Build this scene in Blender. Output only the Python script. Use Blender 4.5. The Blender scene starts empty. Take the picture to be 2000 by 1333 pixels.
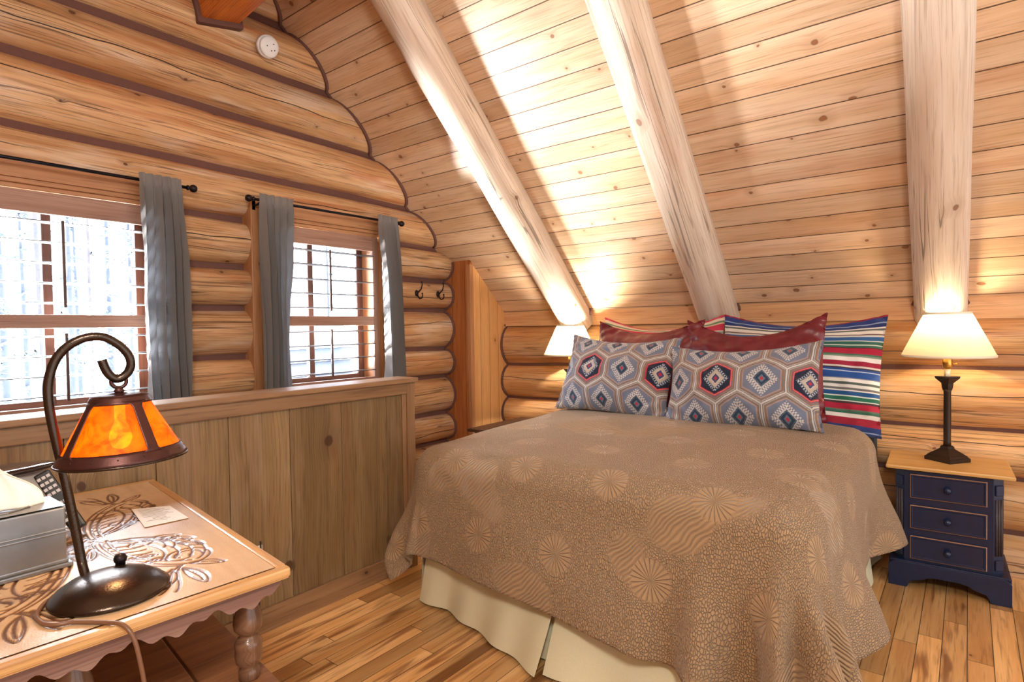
import bpy, bmesh, math, random
from mathutils import Vector, Matrix, noise as mnoise
PI = math.pi
sc = bpy.context.scene
COL = sc.collection
rng = random.Random(7)

# ------------------------------------------------------------------ helpers
def lin(r, g, b):
    def f(c):
        c /= 255.0
        return c / 12.92 if c <= 0.04045 else ((c + 0.055) / 1.055) ** 2.4
    return (f(r), f(g), f(b), 1.0)

def tag(o, label=None, cat=None, group=None, kind=None):
    if label: o['label'] = label
    if cat: o['category'] = cat
    if group: o['group'] = group
    if kind: o['kind'] = kind
    return o

def empty(name, loc=(0, 0, 0), rz=0.0):
    o = bpy.data.objects.new(name, None)
    o.location = loc
    o.rotation_euler = (0, 0, rz)
    o.empty_display_size = 0.05
    COL.objects.link(o)
    return o

class MB:
    """collects shapes; build() links them as ONE mesh object"""
    def __init__(self):
        self.v, self.f, self.uv, self.mi, self.sm, self.col = [], [], [], [], [], None
    def add(self, verts, faces, uvs=None, mi=0, smooth=False):
        n = len(self.v)
        self.v += [tuple(p) for p in verts]
        for k, fc in enumerate(faces):
            self.f.append([i + n for i in fc])
            self.uv.append([uvs[i] for i in fc] if uvs else None)
            self.mi.append(mi)
            self.sm.append(smooth)
        return self
    def box(self, lo, hi, grain='z', bevel=0.0, mi=0, mat=None):
        bm = bmesh.new()
        bmesh.ops.create_cube(bm, size=1.0)
        c = [(lo[i] + hi[i]) / 2 for i in range(3)]
        s = [abs(hi[i] - lo[i]) for i in range(3)]
        for v in bm.verts:
            v.co = Vector((c[i] + v.co[i] * s[i] for i in range(3)))
        if bevel:
            bmesh.ops.bevel(bm, geom=bm.edges[:], offset=min(bevel, min(s) * 0.45), segments=2, profile=0.6, affect='EDGES')
        self.from_bm(bm, grain, mi, mat)
        return self
    def from_bm(self, bm, grain='z', mi=0, mat=None, smooth=False):
        bm.normal_update()
        bm.verts.index_update()
        g = 'xyz'.index(grain)
        n = len(self.v)
        for v in bm.verts:
            self.v.append(tuple(mat @ v.co) if mat else tuple(v.co))
        for fc in bm.faces:
            nr = fc.normal
            ax = max(range(3), key=lambda i: abs(nr[i]))
            oth = [i for i in range(3) if i != g and i != ax]
            o2 = oth[0] if oth else 0
            if ax == g:
                o1, o2 = [i for i in range(3) if i != g]
                uvs = [(lv.vert.co[o1] * 0.3, lv.vert.co[o2]) for lv in fc.loops]
            else:
                uvs = [(lv.vert.co[g], lv.vert.co[o2] + 0.37 * ax) for lv in fc.loops]
            self.f.append([lv.vert.index + n for lv in fc.loops])
            self.uv.append(uvs)
            self.mi.append(mi)
            self.sm.append(smooth)
        bm.free()
        return self
    def tube(self, pts, r, seg=10, cap=True, mi=0):
        pts = [Vector(p) for p in pts]
        n = len(pts)
        rr = r if isinstance(r, (list, tuple)) else [r] * n
        t0 = (pts[1] - pts[0]).normalized()
        ref = Vector((0, 0, 1)) if abs(t0.z) < 0.9 else Vector((1, 0, 0))
        nx = t0.cross(ref).normalized()
        vs, fs, uv = [], [], []
        L = 0.0
        for i, p in enumerate(pts):
            a = pts[max(i - 1, 0)]
            b = pts[min(i + 1, n - 1)]
            t = (b - a).normalized()
            nx = (nx - t * nx.dot(t)).normalized()
            ny = t.cross(nx)
            if i: L += (p - pts[i - 1]).length
            for k in range(seg):
                th = 2 * PI * k / seg
                vs.append(p + (nx * math.cos(th) + ny * math.sin(th)) * rr[i])
                uv.append((L, rr[i] * th))
        for i in range(n - 1):
            for k in range(seg):
                k2 = (k + 1) % seg
                fs.append([i * seg + k, i * seg + k2, (i + 1) * seg + k2, (i + 1) * seg + k])
        if cap:
            fs.append(list(range(seg))[::-1])
            fs.append([(n - 1) * seg + k for k in range(seg)])
        self.add(vs, fs, uv, mi, True)
        return self
    def lathe(self, prof, c=(0, 0, 0), seg=28, mi=0, axis=None, cap=True):
        """prof: (radius, height) from bottom to top"""
        vs, fs, uv = [], [], []
        for (r, z) in prof:
            for k in range(seg):
                th = 2 * PI * k / seg
                p = Vector((r * math.cos(th), r * math.sin(th), z))
                if axis: p = axis @ p
                vs.append(Vector(c) + p)
                uv.append((z, r * th))
        m = len(prof)
        for i in range(m - 1):
            for k in range(seg):
                k2 = (k + 1) % seg
                fs.append([i * seg + k, i * seg + k2, (i + 1) * seg + k2, (i + 1) * seg + k])
        if cap:
            if prof[0][0] > 1e-5: fs.append(list(range(seg))[::-1])
            if prof[-1][0] > 1e-5: fs.append([(m - 1) * seg + k for k in range(seg)])
        self.add(vs, fs, uv, mi, True)
        return self
    def ball(self, c, r, seg=14, mi=0, s=(1, 1, 1)):
        n = seg // 2
        vs = [Vector((c[0] + r * s[0] * math.sin(PI * i / n) * math.cos(2 * PI * k / seg), c[1] + r * s[1] * math.sin(PI * i / n) * math.sin(2 * PI * k / seg), c[2] - r * s[2] * math.cos(PI * i / n))) for i in range(n + 1) for k in range(seg)]
        fs = [[i * seg + k, i * seg + (k + 1) % seg, (i + 1) * seg + (k + 1) % seg, (i + 1) * seg + k] for i in range(n) for k in range(seg)]
        self.add(vs, fs, [(p.z, p.x) for p in vs], mi, True)
        return self
    def prism(self, poly, axis, lo, hi, grain='z', mi=0, bevel=0.0):
        """2D polygon extruded along axis; poly in the two other axes in order"""
        bm = bmesh.new()
        o = [i for i in range(3) if i != axis]
        def mk(t):
            r = []
            for p in poly:
                c = [0, 0, 0]
                c[axis] = t; c[o[0]] = p[0]; c[o[1]] = p[1]
                r.append(bm.verts.new(c))
            return r
        A, B = mk(lo), mk(hi)
        n = len(poly)
        bm.faces.new(A); bm.faces.new(B[::-1])
        for i in range(n):
            bm.faces.new([A[i], B[i], B[(i + 1) % n], A[(i + 1) % n]])
        bmesh.ops.recalc_face_normals(bm, faces=bm.faces)
        if bevel: bmesh.ops.bevel(bm, geom=bm.edges[:], offset=bevel, segments=2, profile=0.6, affect='EDGES')
        self.from_bm(bm, grain, mi)
        return self
    def grid(self, P, nu, nv, uvf=None, mi=0, closed=False):
        vs = [P(i, j) for j in range(nv) for i in range(nu)]
        uv = [uvf(i, j) for j in range(nv) for i in range(nu)] if uvf else None
        fs = []
        for j in range(nv - 1):
            for i in range(nu - 1 + (1 if closed else 0)):
                i2 = (i + 1) % nu
                fs.append([j * nu + i, j * nu + i2, (j + 1) * nu + i2, (j + 1) * nu + i])
        self.add(vs, fs, uv, mi, True)
        return self
    def build(self, name, mats, parent=None, auto=None):
        me = bpy.data.meshes.new(name)
        me.from_pydata(self.v, [], self.f)
        ul = me.uv_layers.new(name='UVMap')
        flat = []
        for fc, u in zip(self.f, self.uv):
            if u is None: u = [(self.v[i][2], self.v[i][0] + self.v[i][1]) for i in fc]
            for a in u: flat += [a[0], a[1]]
        ul.data.foreach_set('uv', flat)
        me.polygons.foreach_set('use_smooth', self.sm)
        me.polygons.foreach_set('material_index', self.mi)
        for m in (mats if isinstance(mats, (list, tuple)) else [mats]): me.materials.append(m)
        if self.col is not None:
            ca = me.color_attributes.new('Col', 'FLOAT_COLOR', 'POINT')
            fl = []
            for c in self.col: fl += [c[0], c[1], c[2], c[3] if len(c) > 3 else 1.0]
            ca.data.foreach_set('color', fl)
        me.update()
        o = bpy.data.objects.new(name, me)
        COL.objects.link(o)
        if parent: o.parent = parent
        return o

# ------------------------------------------------------------------ materials
class NT:
    def __init__(self, name):
        self.m = bpy.data.materials.new(name)
        self.m.use_nodes = True
        self.t = self.m.node_tree
        self.t.nodes.clear()
        self.out = self.t.nodes.new('ShaderNodeOutputMaterial')
    def n(self, ty, **kw):
        nd = self.t.nodes.new(ty)
        for k, v in kw.items(): setattr(nd, k, v)
        return nd
    def put(self, sock, v):
        if v is None: return
        if isinstance(v, bpy.types.NodeSocket): self.t.links.new(v, sock)
        else: sock.default_value = v
    def m_(self, op, a, b=None, c=None, clamp=False):
        nd = self.n('ShaderNodeMath', operation=op, use_clamp=clamp)
        self.put(nd.inputs[0], a); self.put(nd.inputs[1], b); self.put(nd.inputs[2], c)
        return nd.outputs[0]
    def xyz(self, x=0.0, y=0.0, z=0.0):
        nd = self.n('ShaderNodeCombineXYZ')
        self.put(nd.inputs[0], x); self.put(nd.inputs[1], y); self.put(nd.inputs[2], z)
        return nd.outputs[0]
    def noise(self, vec, scale=1.0, detail=3.0, rough=0.55, dist=0.0):
        nd = self.n('ShaderNodeTexNoise')
        self.put(nd.inputs['Vector'], vec)
        nd.inputs['Scale'].default_value = scale
        nd.inputs['Detail'].default_value = detail
        nd.inputs['Roughness'].default_value = rough
        nd.inputs['Distortion'].default_value = dist
        return nd.outputs[0]
    def white(self, vec):
        nd = self.n('ShaderNodeTexWhiteNoise', noise_dimensions='3D')
        self.put(nd.inputs['Vector'], vec)
        return nd.outputs[0]
    def ss(self, x, lo, hi, a=0.0, b=1.0):
        nd = self.n('ShaderNodeMapRange', interpolation_type='SMOOTHSTEP')
        self.put(nd.inputs[0], x)
        for i, v in zip((1, 2, 3, 4), (lo, hi, a, b)): self.put(nd.inputs[i], v)
        return nd.outputs[0]
    def mix(self, f, a, b, mode='MIX'):
        nd = self.n('ShaderNodeMix', data_type='RGBA', blend_type=mode)
        self.put(nd.inputs[0], f); self.put(nd.inputs[6], a); self.put(nd.inputs[7], b)
        return nd.outputs[2]
    def uv(self):
        nd = self.n('ShaderNodeUVMap')
        s = self.n('ShaderNodeSeparateXYZ')
        self.t.links.new(nd.outputs[0], s.inputs[0])
        return s.outputs[0], s.outputs[1]
    def bump(self, h, strength=0.3, dist=0.01):
        nd = self.n('ShaderNodeBump')
        self.put(nd.inputs['Height'], h)
        nd.inputs['Strength'].default_value = strength
        nd.inputs['Distance'].default_value = dist
        return nd.outputs[0]
    def bsdf(self, col, rough=0.5, metal=0.0, normal=None, spec=0.5, coat=0.0, sheen=0.0):
        b = self.n('ShaderNodeBsdfPrincipled')
        self.put(b.inputs['Base Color'], col)
        self.put(b.inputs['Roughness'], rough)
        b.inputs['Metallic'].default_value = metal
        b.inputs['Specular IOR Level'].default_value = spec
        b.inputs['Coat Weight'].default_value = coat
        b.inputs['Sheen Weight'].default_value = sheen
        if normal is not None: self.put(b.inputs['Normal'], normal)
        self.t.links.new(b.outputs[0], self.out.inputs[0])
        return b
    def surf(self, s):
        self.t.links.new(s, self.out.inputs[0])

def plain(name, col, rough=0.5, metal=0.0, nz=0.0, nscale=60.0, spec=0.5, coat=0.0, var=0.0):
    t = NT(name)
    tc = t.n('ShaderNodeTexCoord').outputs['Object']
    n1 = t.noise(tc, nscale, 3)
    c2 = tuple(min(1, x * (1 + var)) for x in col[:3]) + (1,)
    c1 = tuple(x * (1 - var) for x in col[:3]) + (1,)
    c = t.mix(n1, c1, c2) if var else col
    t.bsdf(c, rough, metal, t.bump(n1, nz, 0.004) if nz else None, spec, coat)
    return t.m

def wood(name, light, mid, dark, width=None, length=None, gap=0.0025, gapcol=(0.05, 0.025, 0.012, 1), rough=0.45, vary=0.35, knots=0.5, kscale=3.0,
         crack=False, gv=18.0, fine=150.0, bump=0.25, tint=None, coat=0.0, streak=0.0, darkstreak=None, spec=0.4, rings=0.0, shift=0.0, ksize=1.0, lines=0.0, patch=0.0, fgm=0.45):
    t = NT(name)
    u, v = t.uv()
    if shift: v = t.m_('ADD', v, shift)
    oi = t.n('ShaderNodeObjectInfo').outputs['Random']
    seed = t.m_('MULTIPLY', oi, 37.0)
    groove = None
    if width:
        vi = t.m_('DIVIDE', v, width)
        ii = t.m_('FLOOR', vi)
        fr = t.m_('FRACT', vi)
        r1 = t.white(t.xyz(ii, seed, 3.1))
        ed = t.m_('MULTIPLY', t.m_('MINIMUM', fr, t.m_('SUBTRACT', 1.0, fr)), width)
        if length:
            uu = t.m_('DIVIDE', t.m_('ADD', u, t.m_('MULTIPLY', r1, 9.0)), length)
            jj = t.m_('FLOOR', uu)
            fj = t.m_('FRACT', uu)
            ed2 = t.m_('MULTIPLY', t.m_('MINIMUM', fj, t.m_('SUBTRACT', 1.0, fj)), length)
            ed = t.m_('MINIMUM', ed, ed2)
            r1 = t.white(t.xyz(ii, jj, seed))
        groove = t.ss(ed, gap * 0.4, gap, 1.0, 0.0)
        s2 = t.m_('MULTIPLY', r1, 53.0)
        rv = r1
    else:
        s2 = seed
        rv = oi
    us = t.m_('ADD', u, t.m_('MULTIPLY', s2, 1.7))
    # knots
    vk = t.n('ShaderNodeTexVoronoi', voronoi_dimensions='2D')
    kw = t.noise(t.xyz(t.m_('MULTIPLY', us, 9.0), t.m_('MULTIPLY', v, 9.0), s2), 1.0, 3)
    kw2 = t.noise(t.xyz(t.m_('MULTIPLY', us, 9.0), t.m_('MULTIPLY', v, 9.0), t.m_('ADD', s2, 5.0)), 1.0, 3)
    t.put(vk.inputs['Vector'], t.xyz(t.m_('MULTIPLY_ADD', kw, 0.03, t.m_('MULTIPLY', us, 0.8)), t.m_('MULTIPLY_ADD', kw2, 0.03, t.m_('ADD', v, t.m_('MULTIPLY', s2, 0.6)))))
    vk.inputs['Scale'].default_value = kscale
    sep = t.n('ShaderNodeSeparateColor')
    t.t.links.new(vk.outputs['Color'], sep.inputs[0])
    on = t.m_('LESS_THAN', sep.outputs[0], knots)
    kd = t.m_('DIVIDE', vk.outputs['Distance'], kscale)
    krad = t.m_('MULTIPLY_ADD', sep.outputs[1], 0.012 * ksize, 0.004 * ksize)
    kn = t.m_('MULTIPLY', t.ss(t.m_('DIVIDE', kd, krad), 0.6, 1.15, 1.0, 0.0), on)
    khal = t.m_('MULTIPLY', t.ss(t.m_('DIVIDE', kd, krad), 1.0, 4.5, 1.0, 0.0), on)
    # grain bends round the knots
    vv = t.m_('ADD', v, t.m_('MULTIPLY', khal, 0.012))
    wob = t.noise(t.xyz(t.m_('MULTIPLY', us, 1.3), t.m_('MULTIPLY', vv, 3.0), s2), 1.0, 2)
    vv = t.m_('ADD', vv, t.m_('MULTIPLY', wob, 0.03))
    g1 = t.noise(t.xyz(t.m_('MULTIPLY', us, 0.9), t.m_('MULTIPLY', vv, gv), s2), 1.0, 4, 0.6)
    g2 = t.noise(t.xyz(t.m_('MULTIPLY', us, 4.0), t.m_('MULTIPLY', vv, fine), s2), 1.0, 3, 0.6)
    g3 = t.noise(t.xyz(t.m_('MULTIPLY', us, 1.1), t.m_('MULTIPLY', vv, 3.0), t.m_('ADD', s2, 9.0)), 1.0, 2)
    a = t.ss(g1, 0.3, 0.7)
    c = t.mix(a, light, mid)
    fg = t.ss(g2, 0.5, 0.72)
    c = t.mix(t.m_('MULTIPLY', fg, fgm), c, dark)
    if rings:
        rg = t.m_('SINE', t.m_('MULTIPLY', t.m_('ADD', vv, t.m_('MULTIPLY', g3, 0.10)), 420.0))
        rg = t.ss(rg, 0.3, 1.0)
        c = t.mix(t.m_('MULTIPLY', rg, rings), c, dark)
    c = t.mix(t.m_('MULTIPLY', t.ss(g3, 0.45, 0.75), 0.35), c, tint or mid)
    if patch:
        p1 = t.noise(t.xyz(t.m_('MULTIPLY', us, 1.4), t.m_('MULTIPLY', vv, 7.0), t.m_('ADD', s2, 51.0)), 1.0, 3, 0.6)
        p2 = t.noise(t.xyz(t.m_('MULTIPLY', us, 1.1), t.m_('MULTIPLY', vv, 8.0), t.m_('ADD', s2, 63.0)), 1.0, 3, 0.6)
        c = t.mix(t.m_('MULTIPLY', t.ss(p1, 0.5, 0.68), patch), c, lin(226, 208, 190))
        c = t.mix(t.m_('MULTIPLY', t.ss(p2, 0.54, 0.7), patch), c, lin(178, 96, 44))
    if lines:
        l1 = t.noise(t.xyz(t.m_('MULTIPLY', us, 0.45), t.m_('MULTIPLY', vv, 34.0), t.m_('ADD', s2, 13.0)), 1.0, 2, 0.5)
        l2 = t.noise(t.xyz(t.m_('MULTIPLY', us, 1.9), t.m_('MULTIPLY', vv, 12.0), t.m_('ADD', s2, 17.0)), 1.0, 2)
        lw = t.m_('MULTIPLY', t.ss(t.m_('ABSOLUTE', t.m_('SUBTRACT', t.m_('FRACT', t.m_('MULTIPLY', l1, 5.0)), 0.5)), 0.02, 0.09, 1.0, 0.0), t.ss(l2, 0.4, 0.6))
        c = t.mix(t.m_('MULTIPLY', lw, lines), c, dark)
    if streak:
        sk = t.noise(t.xyz(t.m_('MULTIPLY', us, 1.6), t.m_('MULTIPLY', vv, 14.0), t.m_('ADD', s2, 21.0)), 1.0, 3, 0.5, 0.6)
        c = t.mix(t.m_('MULTIPLY', t.ss(sk, 0.55, 0.68), streak), c, darkstreak or dark)
    if vary:
        val = t.m_('MULTIPLY_ADD', rv, vary, 1.0 - vary * 0.6)
        c = t.mix(1.0, c, t.xyz(val, t.m_('POWER', val, 1.08), t.m_('POWER', val, 1.2)), 'MULTIPLY')
    c = t.mix(t.m_('MULTIPLY', khal, 0.25), c, dark)
    kring = t.ss(t.m_('ABSOLUTE', t.m_('SUBTRACT', t.m_('DIVIDE', kd, krad), 0.85)), 0.0, 0.3, 1.0, 0.0)
    kcol = t.mix(kring, (dark[0] * 0.95, dark[1] * 0.7, dark[2] * 0.6, 1), tuple(x * 0.3 for x in dark[:3]) + (1,))
    c = t.mix(t.m_('MULTIPLY', kn, 0.88), c, kcol)
    h = t.m_('MULTIPLY_ADD', g2, 0.25, t.m_('MULTIPLY', g1, 0.3))
    if crack:
        ln = t.noise(t.xyz(t.m_('MULTIPLY', us, 0.55), t.m_('MULTIPLY', vv, 30.0), t.m_('ADD', s2, 4.0)), 1.0, 1, 0.4)
        msk = t.ss(t.noise(t.xyz(t.m_('MULTIPLY', us, 0.8), t.m_('MULTIPLY', v, 6.0), t.m_('ADD', s2, 31.0)), 1.0, 1), 0.45, 0.6)
        ck = t.m_('MULTIPLY', t.ss(t.m_('ABSOLUTE', t.m_('SUBTRACT', ln, 0.5)), 0.006, 0.016, 1.0, 0.0), msk)
        v0 = t.m_('MULTIPLY_ADD', oi, 0.16, -0.07)
        wv = t.m_('MULTIPLY_ADD', t.noise(t.xyz(t.m_('MULTIPLY', us, 1.1), s2), 1.0, 3), 0.12, -0.06)
        dd = t.m_('ABSOLUTE', t.m_('SUBTRACT', v, t.m_('ADD', v0, wv)))
        m2 = t.ss(t.noise(t.xyz(t.m_('MULTIPLY', us, 0.5), t.m_('ADD', s2, 77.0)), 1.0, 1), 0.42, 0.52)
        big = t.m_('MULTIPLY', t.ss(dd, 0.0012, 0.0034, 1.0, 0.0), m2)
        ck = t.m_('MAXIMUM', t.m_('MULTIPLY', ck, 0.55), big)
        c = t.mix(ck, c, (0.035, 0.016, 0.01, 1))
        h = t.m_('SUBTRACT', h, t.m_('MULTIPLY', ck, 1.6))
    if groove is not None:
        c = t.mix(t.m_('MULTIPLY', groove, 0.92), c, gapcol)
        h = t.m_('SUBTRACT', h, t.m_('MULTIPLY', groove, 1.5))
    t.bsdf(c, rough, 0.0, t.bump(h, bump, 0.008), spec, coat)
    return t.m

def vcol(name, rough=0.8, bump=0.3, bscale=900.0, sheen=0.2, attr_bump=0.0, spec=0.3, weave=0.4, coat=0.0):
    t = NT(name)
    a = t.n('ShaderNodeVertexColor', layer_name='Col')
    u, v = t.uv()
    w = t.m_('MULTIPLY', t.m_('SINE', t.m_('MULTIPLY', u, bscale)), t.m_('SINE', t.m_('MULTIPLY', v, bscale)))
    n1 = t.noise(t.xyz(t.m_('MULTIPLY', u, 260), t.m_('MULTIPLY', v, 260)), 1.0, 2)
    c = t.mix(0.22, a.outputs[0], t.xyz(n1, n1, n1), 'SOFT_LIGHT')
    h = t.m_('ADD', t.m_('MULTIPLY', w, weave), n1)
    if attr_bump: h = t.m_('MULTIPLY_ADD', a.outputs[1], attr_bump, h)
    t.bsdf(c, rough, 0.0, t.bump(h, bump, 0.003), spec, coat, sheen)
    return t.m

M = {}
M['log'] = wood('peeled_log', lin(216, 178, 134), lin(186, 140, 96), lin(94, 60, 42), knots=0.6, kscale=3.2, crack=True, gv=20, fine=120, vary=0.2, bump=0.8, rough=0.42, tint=lin(186, 118, 68), ksize=1.1, lines=0.8, patch=0.55, fgm=0.6)
M['logback'] = wood('peeled_log_golden', lin(228, 188, 138), lin(204, 152, 98), lin(120, 74, 44), knots=0.45, kscale=2.6, crack=True, gv=14, fine=110, vary=0.16, bump=0.4, rough=0.4, tint=lin(200, 124, 60), ksize=1.2, lines=0.65, patch=0.35, fgm=0.55)
M['rafter'] = wood('hewn_rafter_wood', lin(234, 222, 208), lin(216, 198, 178), lin(146, 116, 94), knots=0.3, kscale=3.5, crack=True, gv=12, fine=110, vary=0.06, bump=0.5, rough=0.5, tint=lin(206, 178, 150), lines=0.4, patch=0.2)
M['ceil'] = wood('ceiling_pine_boards', lin(232, 206, 178), lin(216, 182, 146), lin(146, 104, 72), width=0.126, knots=0.6, kscale=4.6, gap=0.0038, gv=14, fine=140, vary=0.26, rough=0.36, lines=0.3, patch=0.22, tint=lin(206, 152, 104), gapcol=lin(70, 42, 26))
M['knee'] = wood('knee_wall_pine', lin(228, 186, 142), lin(208, 156, 110), lin(146, 94, 60), knots=0.5, kscale=3.2, gv=12, fine=120, vary=0.1, rough=0.4)
M['floor'] = wood('hickory_floor', lin(230, 188, 130), lin(202, 150, 90), lin(112, 66, 34), width=0.083, length=0.95, knots=0.18, kscale=3.2, gap=0.0022, gv=11, fine=90, vary=0.62, rough=0.32, streak=0.75, darkstreak=lin(118, 66, 30), bump=0.15, coat=0.15, tint=lin(188, 118, 56))
M['panel'] = wood('stained_pine_planks', lin(148, 120, 82), lin(124, 97, 62), lin(74, 50, 32), knots=0.45, kscale=2.3, gv=9, fine=70, vary=0.3, rough=0.42, rings=0.22, tint=lin(122, 90, 54), ksize=2.4, lines=0.35, patch=0.08)
M['trim'] = wood('stained_pine_trim', lin(156, 120, 86), lin(132, 98, 66), lin(80, 52, 34), knots=0.25, kscale=2.5, gv=14, fine=100, vary=0.12, rough=0.42)
M['casing'] = wood('window_casing_pine', lin(196, 146, 104), lin(170, 118, 78), lin(106, 66, 42), knots=0.3, kscale=2.6, gv=16, fine=120, vary=0.15, rough=0.42)
M['shutter'] = wood('shutter_wood', lin(172, 136, 118), lin(148, 110, 92), lin(94, 64, 52), knots=0.2, kscale=3, gv=20, fine=130, vary=0.08, rough=0.4)
M['sash'] = wood('window_sash_wood', lin(104, 80, 74), lin(84, 62, 58), lin(52, 38, 36), knots=0.05, gv=18, fine=120, vary=0.05)  # casing wood darkened: the backlit shade of the sash is in its colour
M['louver'] = wood('backlit_louver_wood', lin(32, 28, 30), lin(26, 22, 24), lin(16, 14, 15), knots=0.05, kscale=3, gv=20, fine=130, vary=0.05, rough=0.4)  # shutter wood taken near black: backlit shade put into the colour
M['brownboard'] = wood('brown_corner_board', lin(190, 122, 70), lin(166, 98, 52), lin(102, 54, 26), width=0.145, knots=0.4, kscale=2.5, gv=13, fine=100, vary=0.22, rough=0.42, gap=0.003)
M['sidepanel'] = wood('pale_corner_panel', lin(240, 194, 136), lin(226, 170, 108), lin(168, 108, 60), width=0.115, knots=0.3, kscale=3, gv=10, fine=120, vary=0.1, rough=0.42, gap=0.0025)
M['timber'] = wood('orange_timber', lin(226, 136, 52), lin(196, 102, 30), lin(116, 54, 16), knots=0.2, kscale=3, gv=10, fine=60, vary=0.05, rough=0.35, rings=0.3)
M['chink'] = plain('chinking', lin(104, 70, 62), 0.9, nz=0.4, nscale=40, var=0.12)
M['iron'] = plain('dark_iron', lin(40, 32, 34), 0.42, 0.7, nz=0.1)
M['rod'] = plain('black_rod_metal', lin(30, 30, 38), 0.3, 0.8)
M['white'] = plain('white_plastic', lin(236, 236, 238), 0.4)
M['darkplastic'] = plain('dark_plastic', lin(24, 24, 28), 0.35)
M['steel'] = plain('brushed_pewter', lin(140, 140, 142), 0.36, 0.8, nz=0.15, nscale=25, var=0.15)
M['paper'] = plain('paper', lin(244, 240, 228), 0.8)
M['tissue'] = plain('tissue_paper', lin(250, 250, 246), 0.9)
M['ink'] = plain('grey_ink', lin(140, 132, 124), 0.8)
M['bronze'] = plain('bronze_lamp_metal', lin(74, 62, 54), 0.26, 0.9, nz=0.12, nscale=220, var=0.15)
M['shadeframe'] = plain('bronze_shade_frame', lin(84, 52, 48), 0.4, 0.7, nz=0.1, nscale=80, var=0.2)
M['lampblack'] = plain('lamp_dark_metal', lin(60, 50, 44), 0.38, 0.7, nz=0.1, nscale=90, var=0.2)
M['brass'] = plain('socket_brass', lin(214, 170, 84), 0.28, 1.0)
M['candle'] = plain('candle_sleeve', lin(246, 238, 214), 0.5)
M['greybody'] = plain('grey_speaker_body', lin(172, 170, 168), 0.55, 0.0, nz=0.1, nscale=200)
M['gloss'] = plain('gloss_black', lin(20, 16, 22), 0.06, coat=0.6)
M['button'] = plain('grey_buttons', lin(190, 188, 192), 0.5)
M['navy'] = plain('worn_navy_paint', lin(16, 31, 64), 0.34, nz=0.12, nscale=30, var=0.3)
M['wornnavy'] = plain('half_worn_navy_paint', lin(62, 54, 58), 0.5, var=0.5, nscale=70)
M['worn'] = plain('worn_paint_edge', lin(160, 118, 84), 0.6, var=0.35, nscale=120)
M['nstop'] = wood('nightstand_top_wood', lin(226, 184, 118), lin(206, 158, 90), lin(150, 104, 56), knots=0.05, gv=16, fine=130, vary=0.05, rough=0.35)
M['darktop'] = wood('dark_table_top_wood', lin(82, 56, 44), lin(62, 42, 36), lin(36, 24, 22), knots=0.1, gv=16, fine=130, vary=0.05, rough=0.4)
M['deskedge'] = wood('carved_table_edge', lin(216, 170, 112), lin(190, 138, 84), lin(128, 82, 46), knots=0.05, gv=14, fine=120, vary=0.04, rough=0.34, coat=0.2)
M['deskapron'] = wood('carved_table_oak', lin(150, 118, 104), lin(126, 92, 80), lin(78, 52, 44), knots=0.05, gv=26, fine=220, vary=0.08, rough=0.4, bump=0.4)
M['deskleg'] = wood('turned_leg_oak', lin(134, 100, 76), lin(106, 74, 54), lin(52, 34, 26), knots=0.05, gv=24, fine=160, vary=0.05, rough=0.28, coat=0.3)
M['deskshelf'] = wood('shelf_oak', lin(146, 98, 62), lin(116, 74, 44), lin(66, 40, 24), knots=0.05, gv=22, fine=90, vary=0.2, rough=0.4, bump=0.35)
M['headboard'] = plain('slate_headboard', lin(52, 60, 62), 0.5)
M['cream'] = plain('bedskirt_cotton', lin(214, 208, 176), 0.9, nz=0.15, nscale=160, var=0.05)
M['sheet'] = plain('white_sheet', lin(232, 232, 236), 0.9, nz=0.1, nscale=60)
M['kilim'] = vcol('kilim_weave', 0.85, 0.35, 1500)
M['stripe'] = vcol('serape_weave', 0.85, 0.3, 1500)
M['carved'] = vcol('carved_oak_top', 0.38, 0.2, 300, 0.0, 1.0, 0.45, 0.0, 0.15)
M['cord'] = plain('brown_cord', lin(120, 84, 62), 0.4)
M['snow'] = plain('snowy_ground', lin(226, 230, 234), 0.9, nz=0.3, nscale=2, var=0.06)
M['bark'] = plain('glare_paled_bark', lin(112, 122, 142), 0.9, nz=0.3, nscale=8, var=0.2)  # bluish and paled: outdoor glare over the trunks is put into the colour
M['needles'] = plain('glare_paled_needles', lin(134, 150, 158), 0.9, var=0.2, nscale=6)  # paled like the trunks, with glare put into the needle colour
M['cabinlog'] = plain('pale_cabin_log', lin(146, 158, 172), 0.9, var=0.15, nscale=4)  # pale blue-grey cabin logs

# leather
t = NT('oxblood_leather')
tc = t.n('ShaderNodeTexCoord').outputs['Object']
n1 = t.noise(tc, 9, 4); n2 = t.noise(tc, 320, 2)
t.bsdf(t.mix(n1, lin(84, 18, 30), lin(134, 38, 48)), 0.34, 0.0, t.bump(t.m_('ADD', t.m_('MULTIPLY', n1, 1.2), t.m_('MULTIPLY', n2, 0.1)), 0.2, 0.02), 0.5, 0.1)
M['leather'] = t.m

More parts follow.
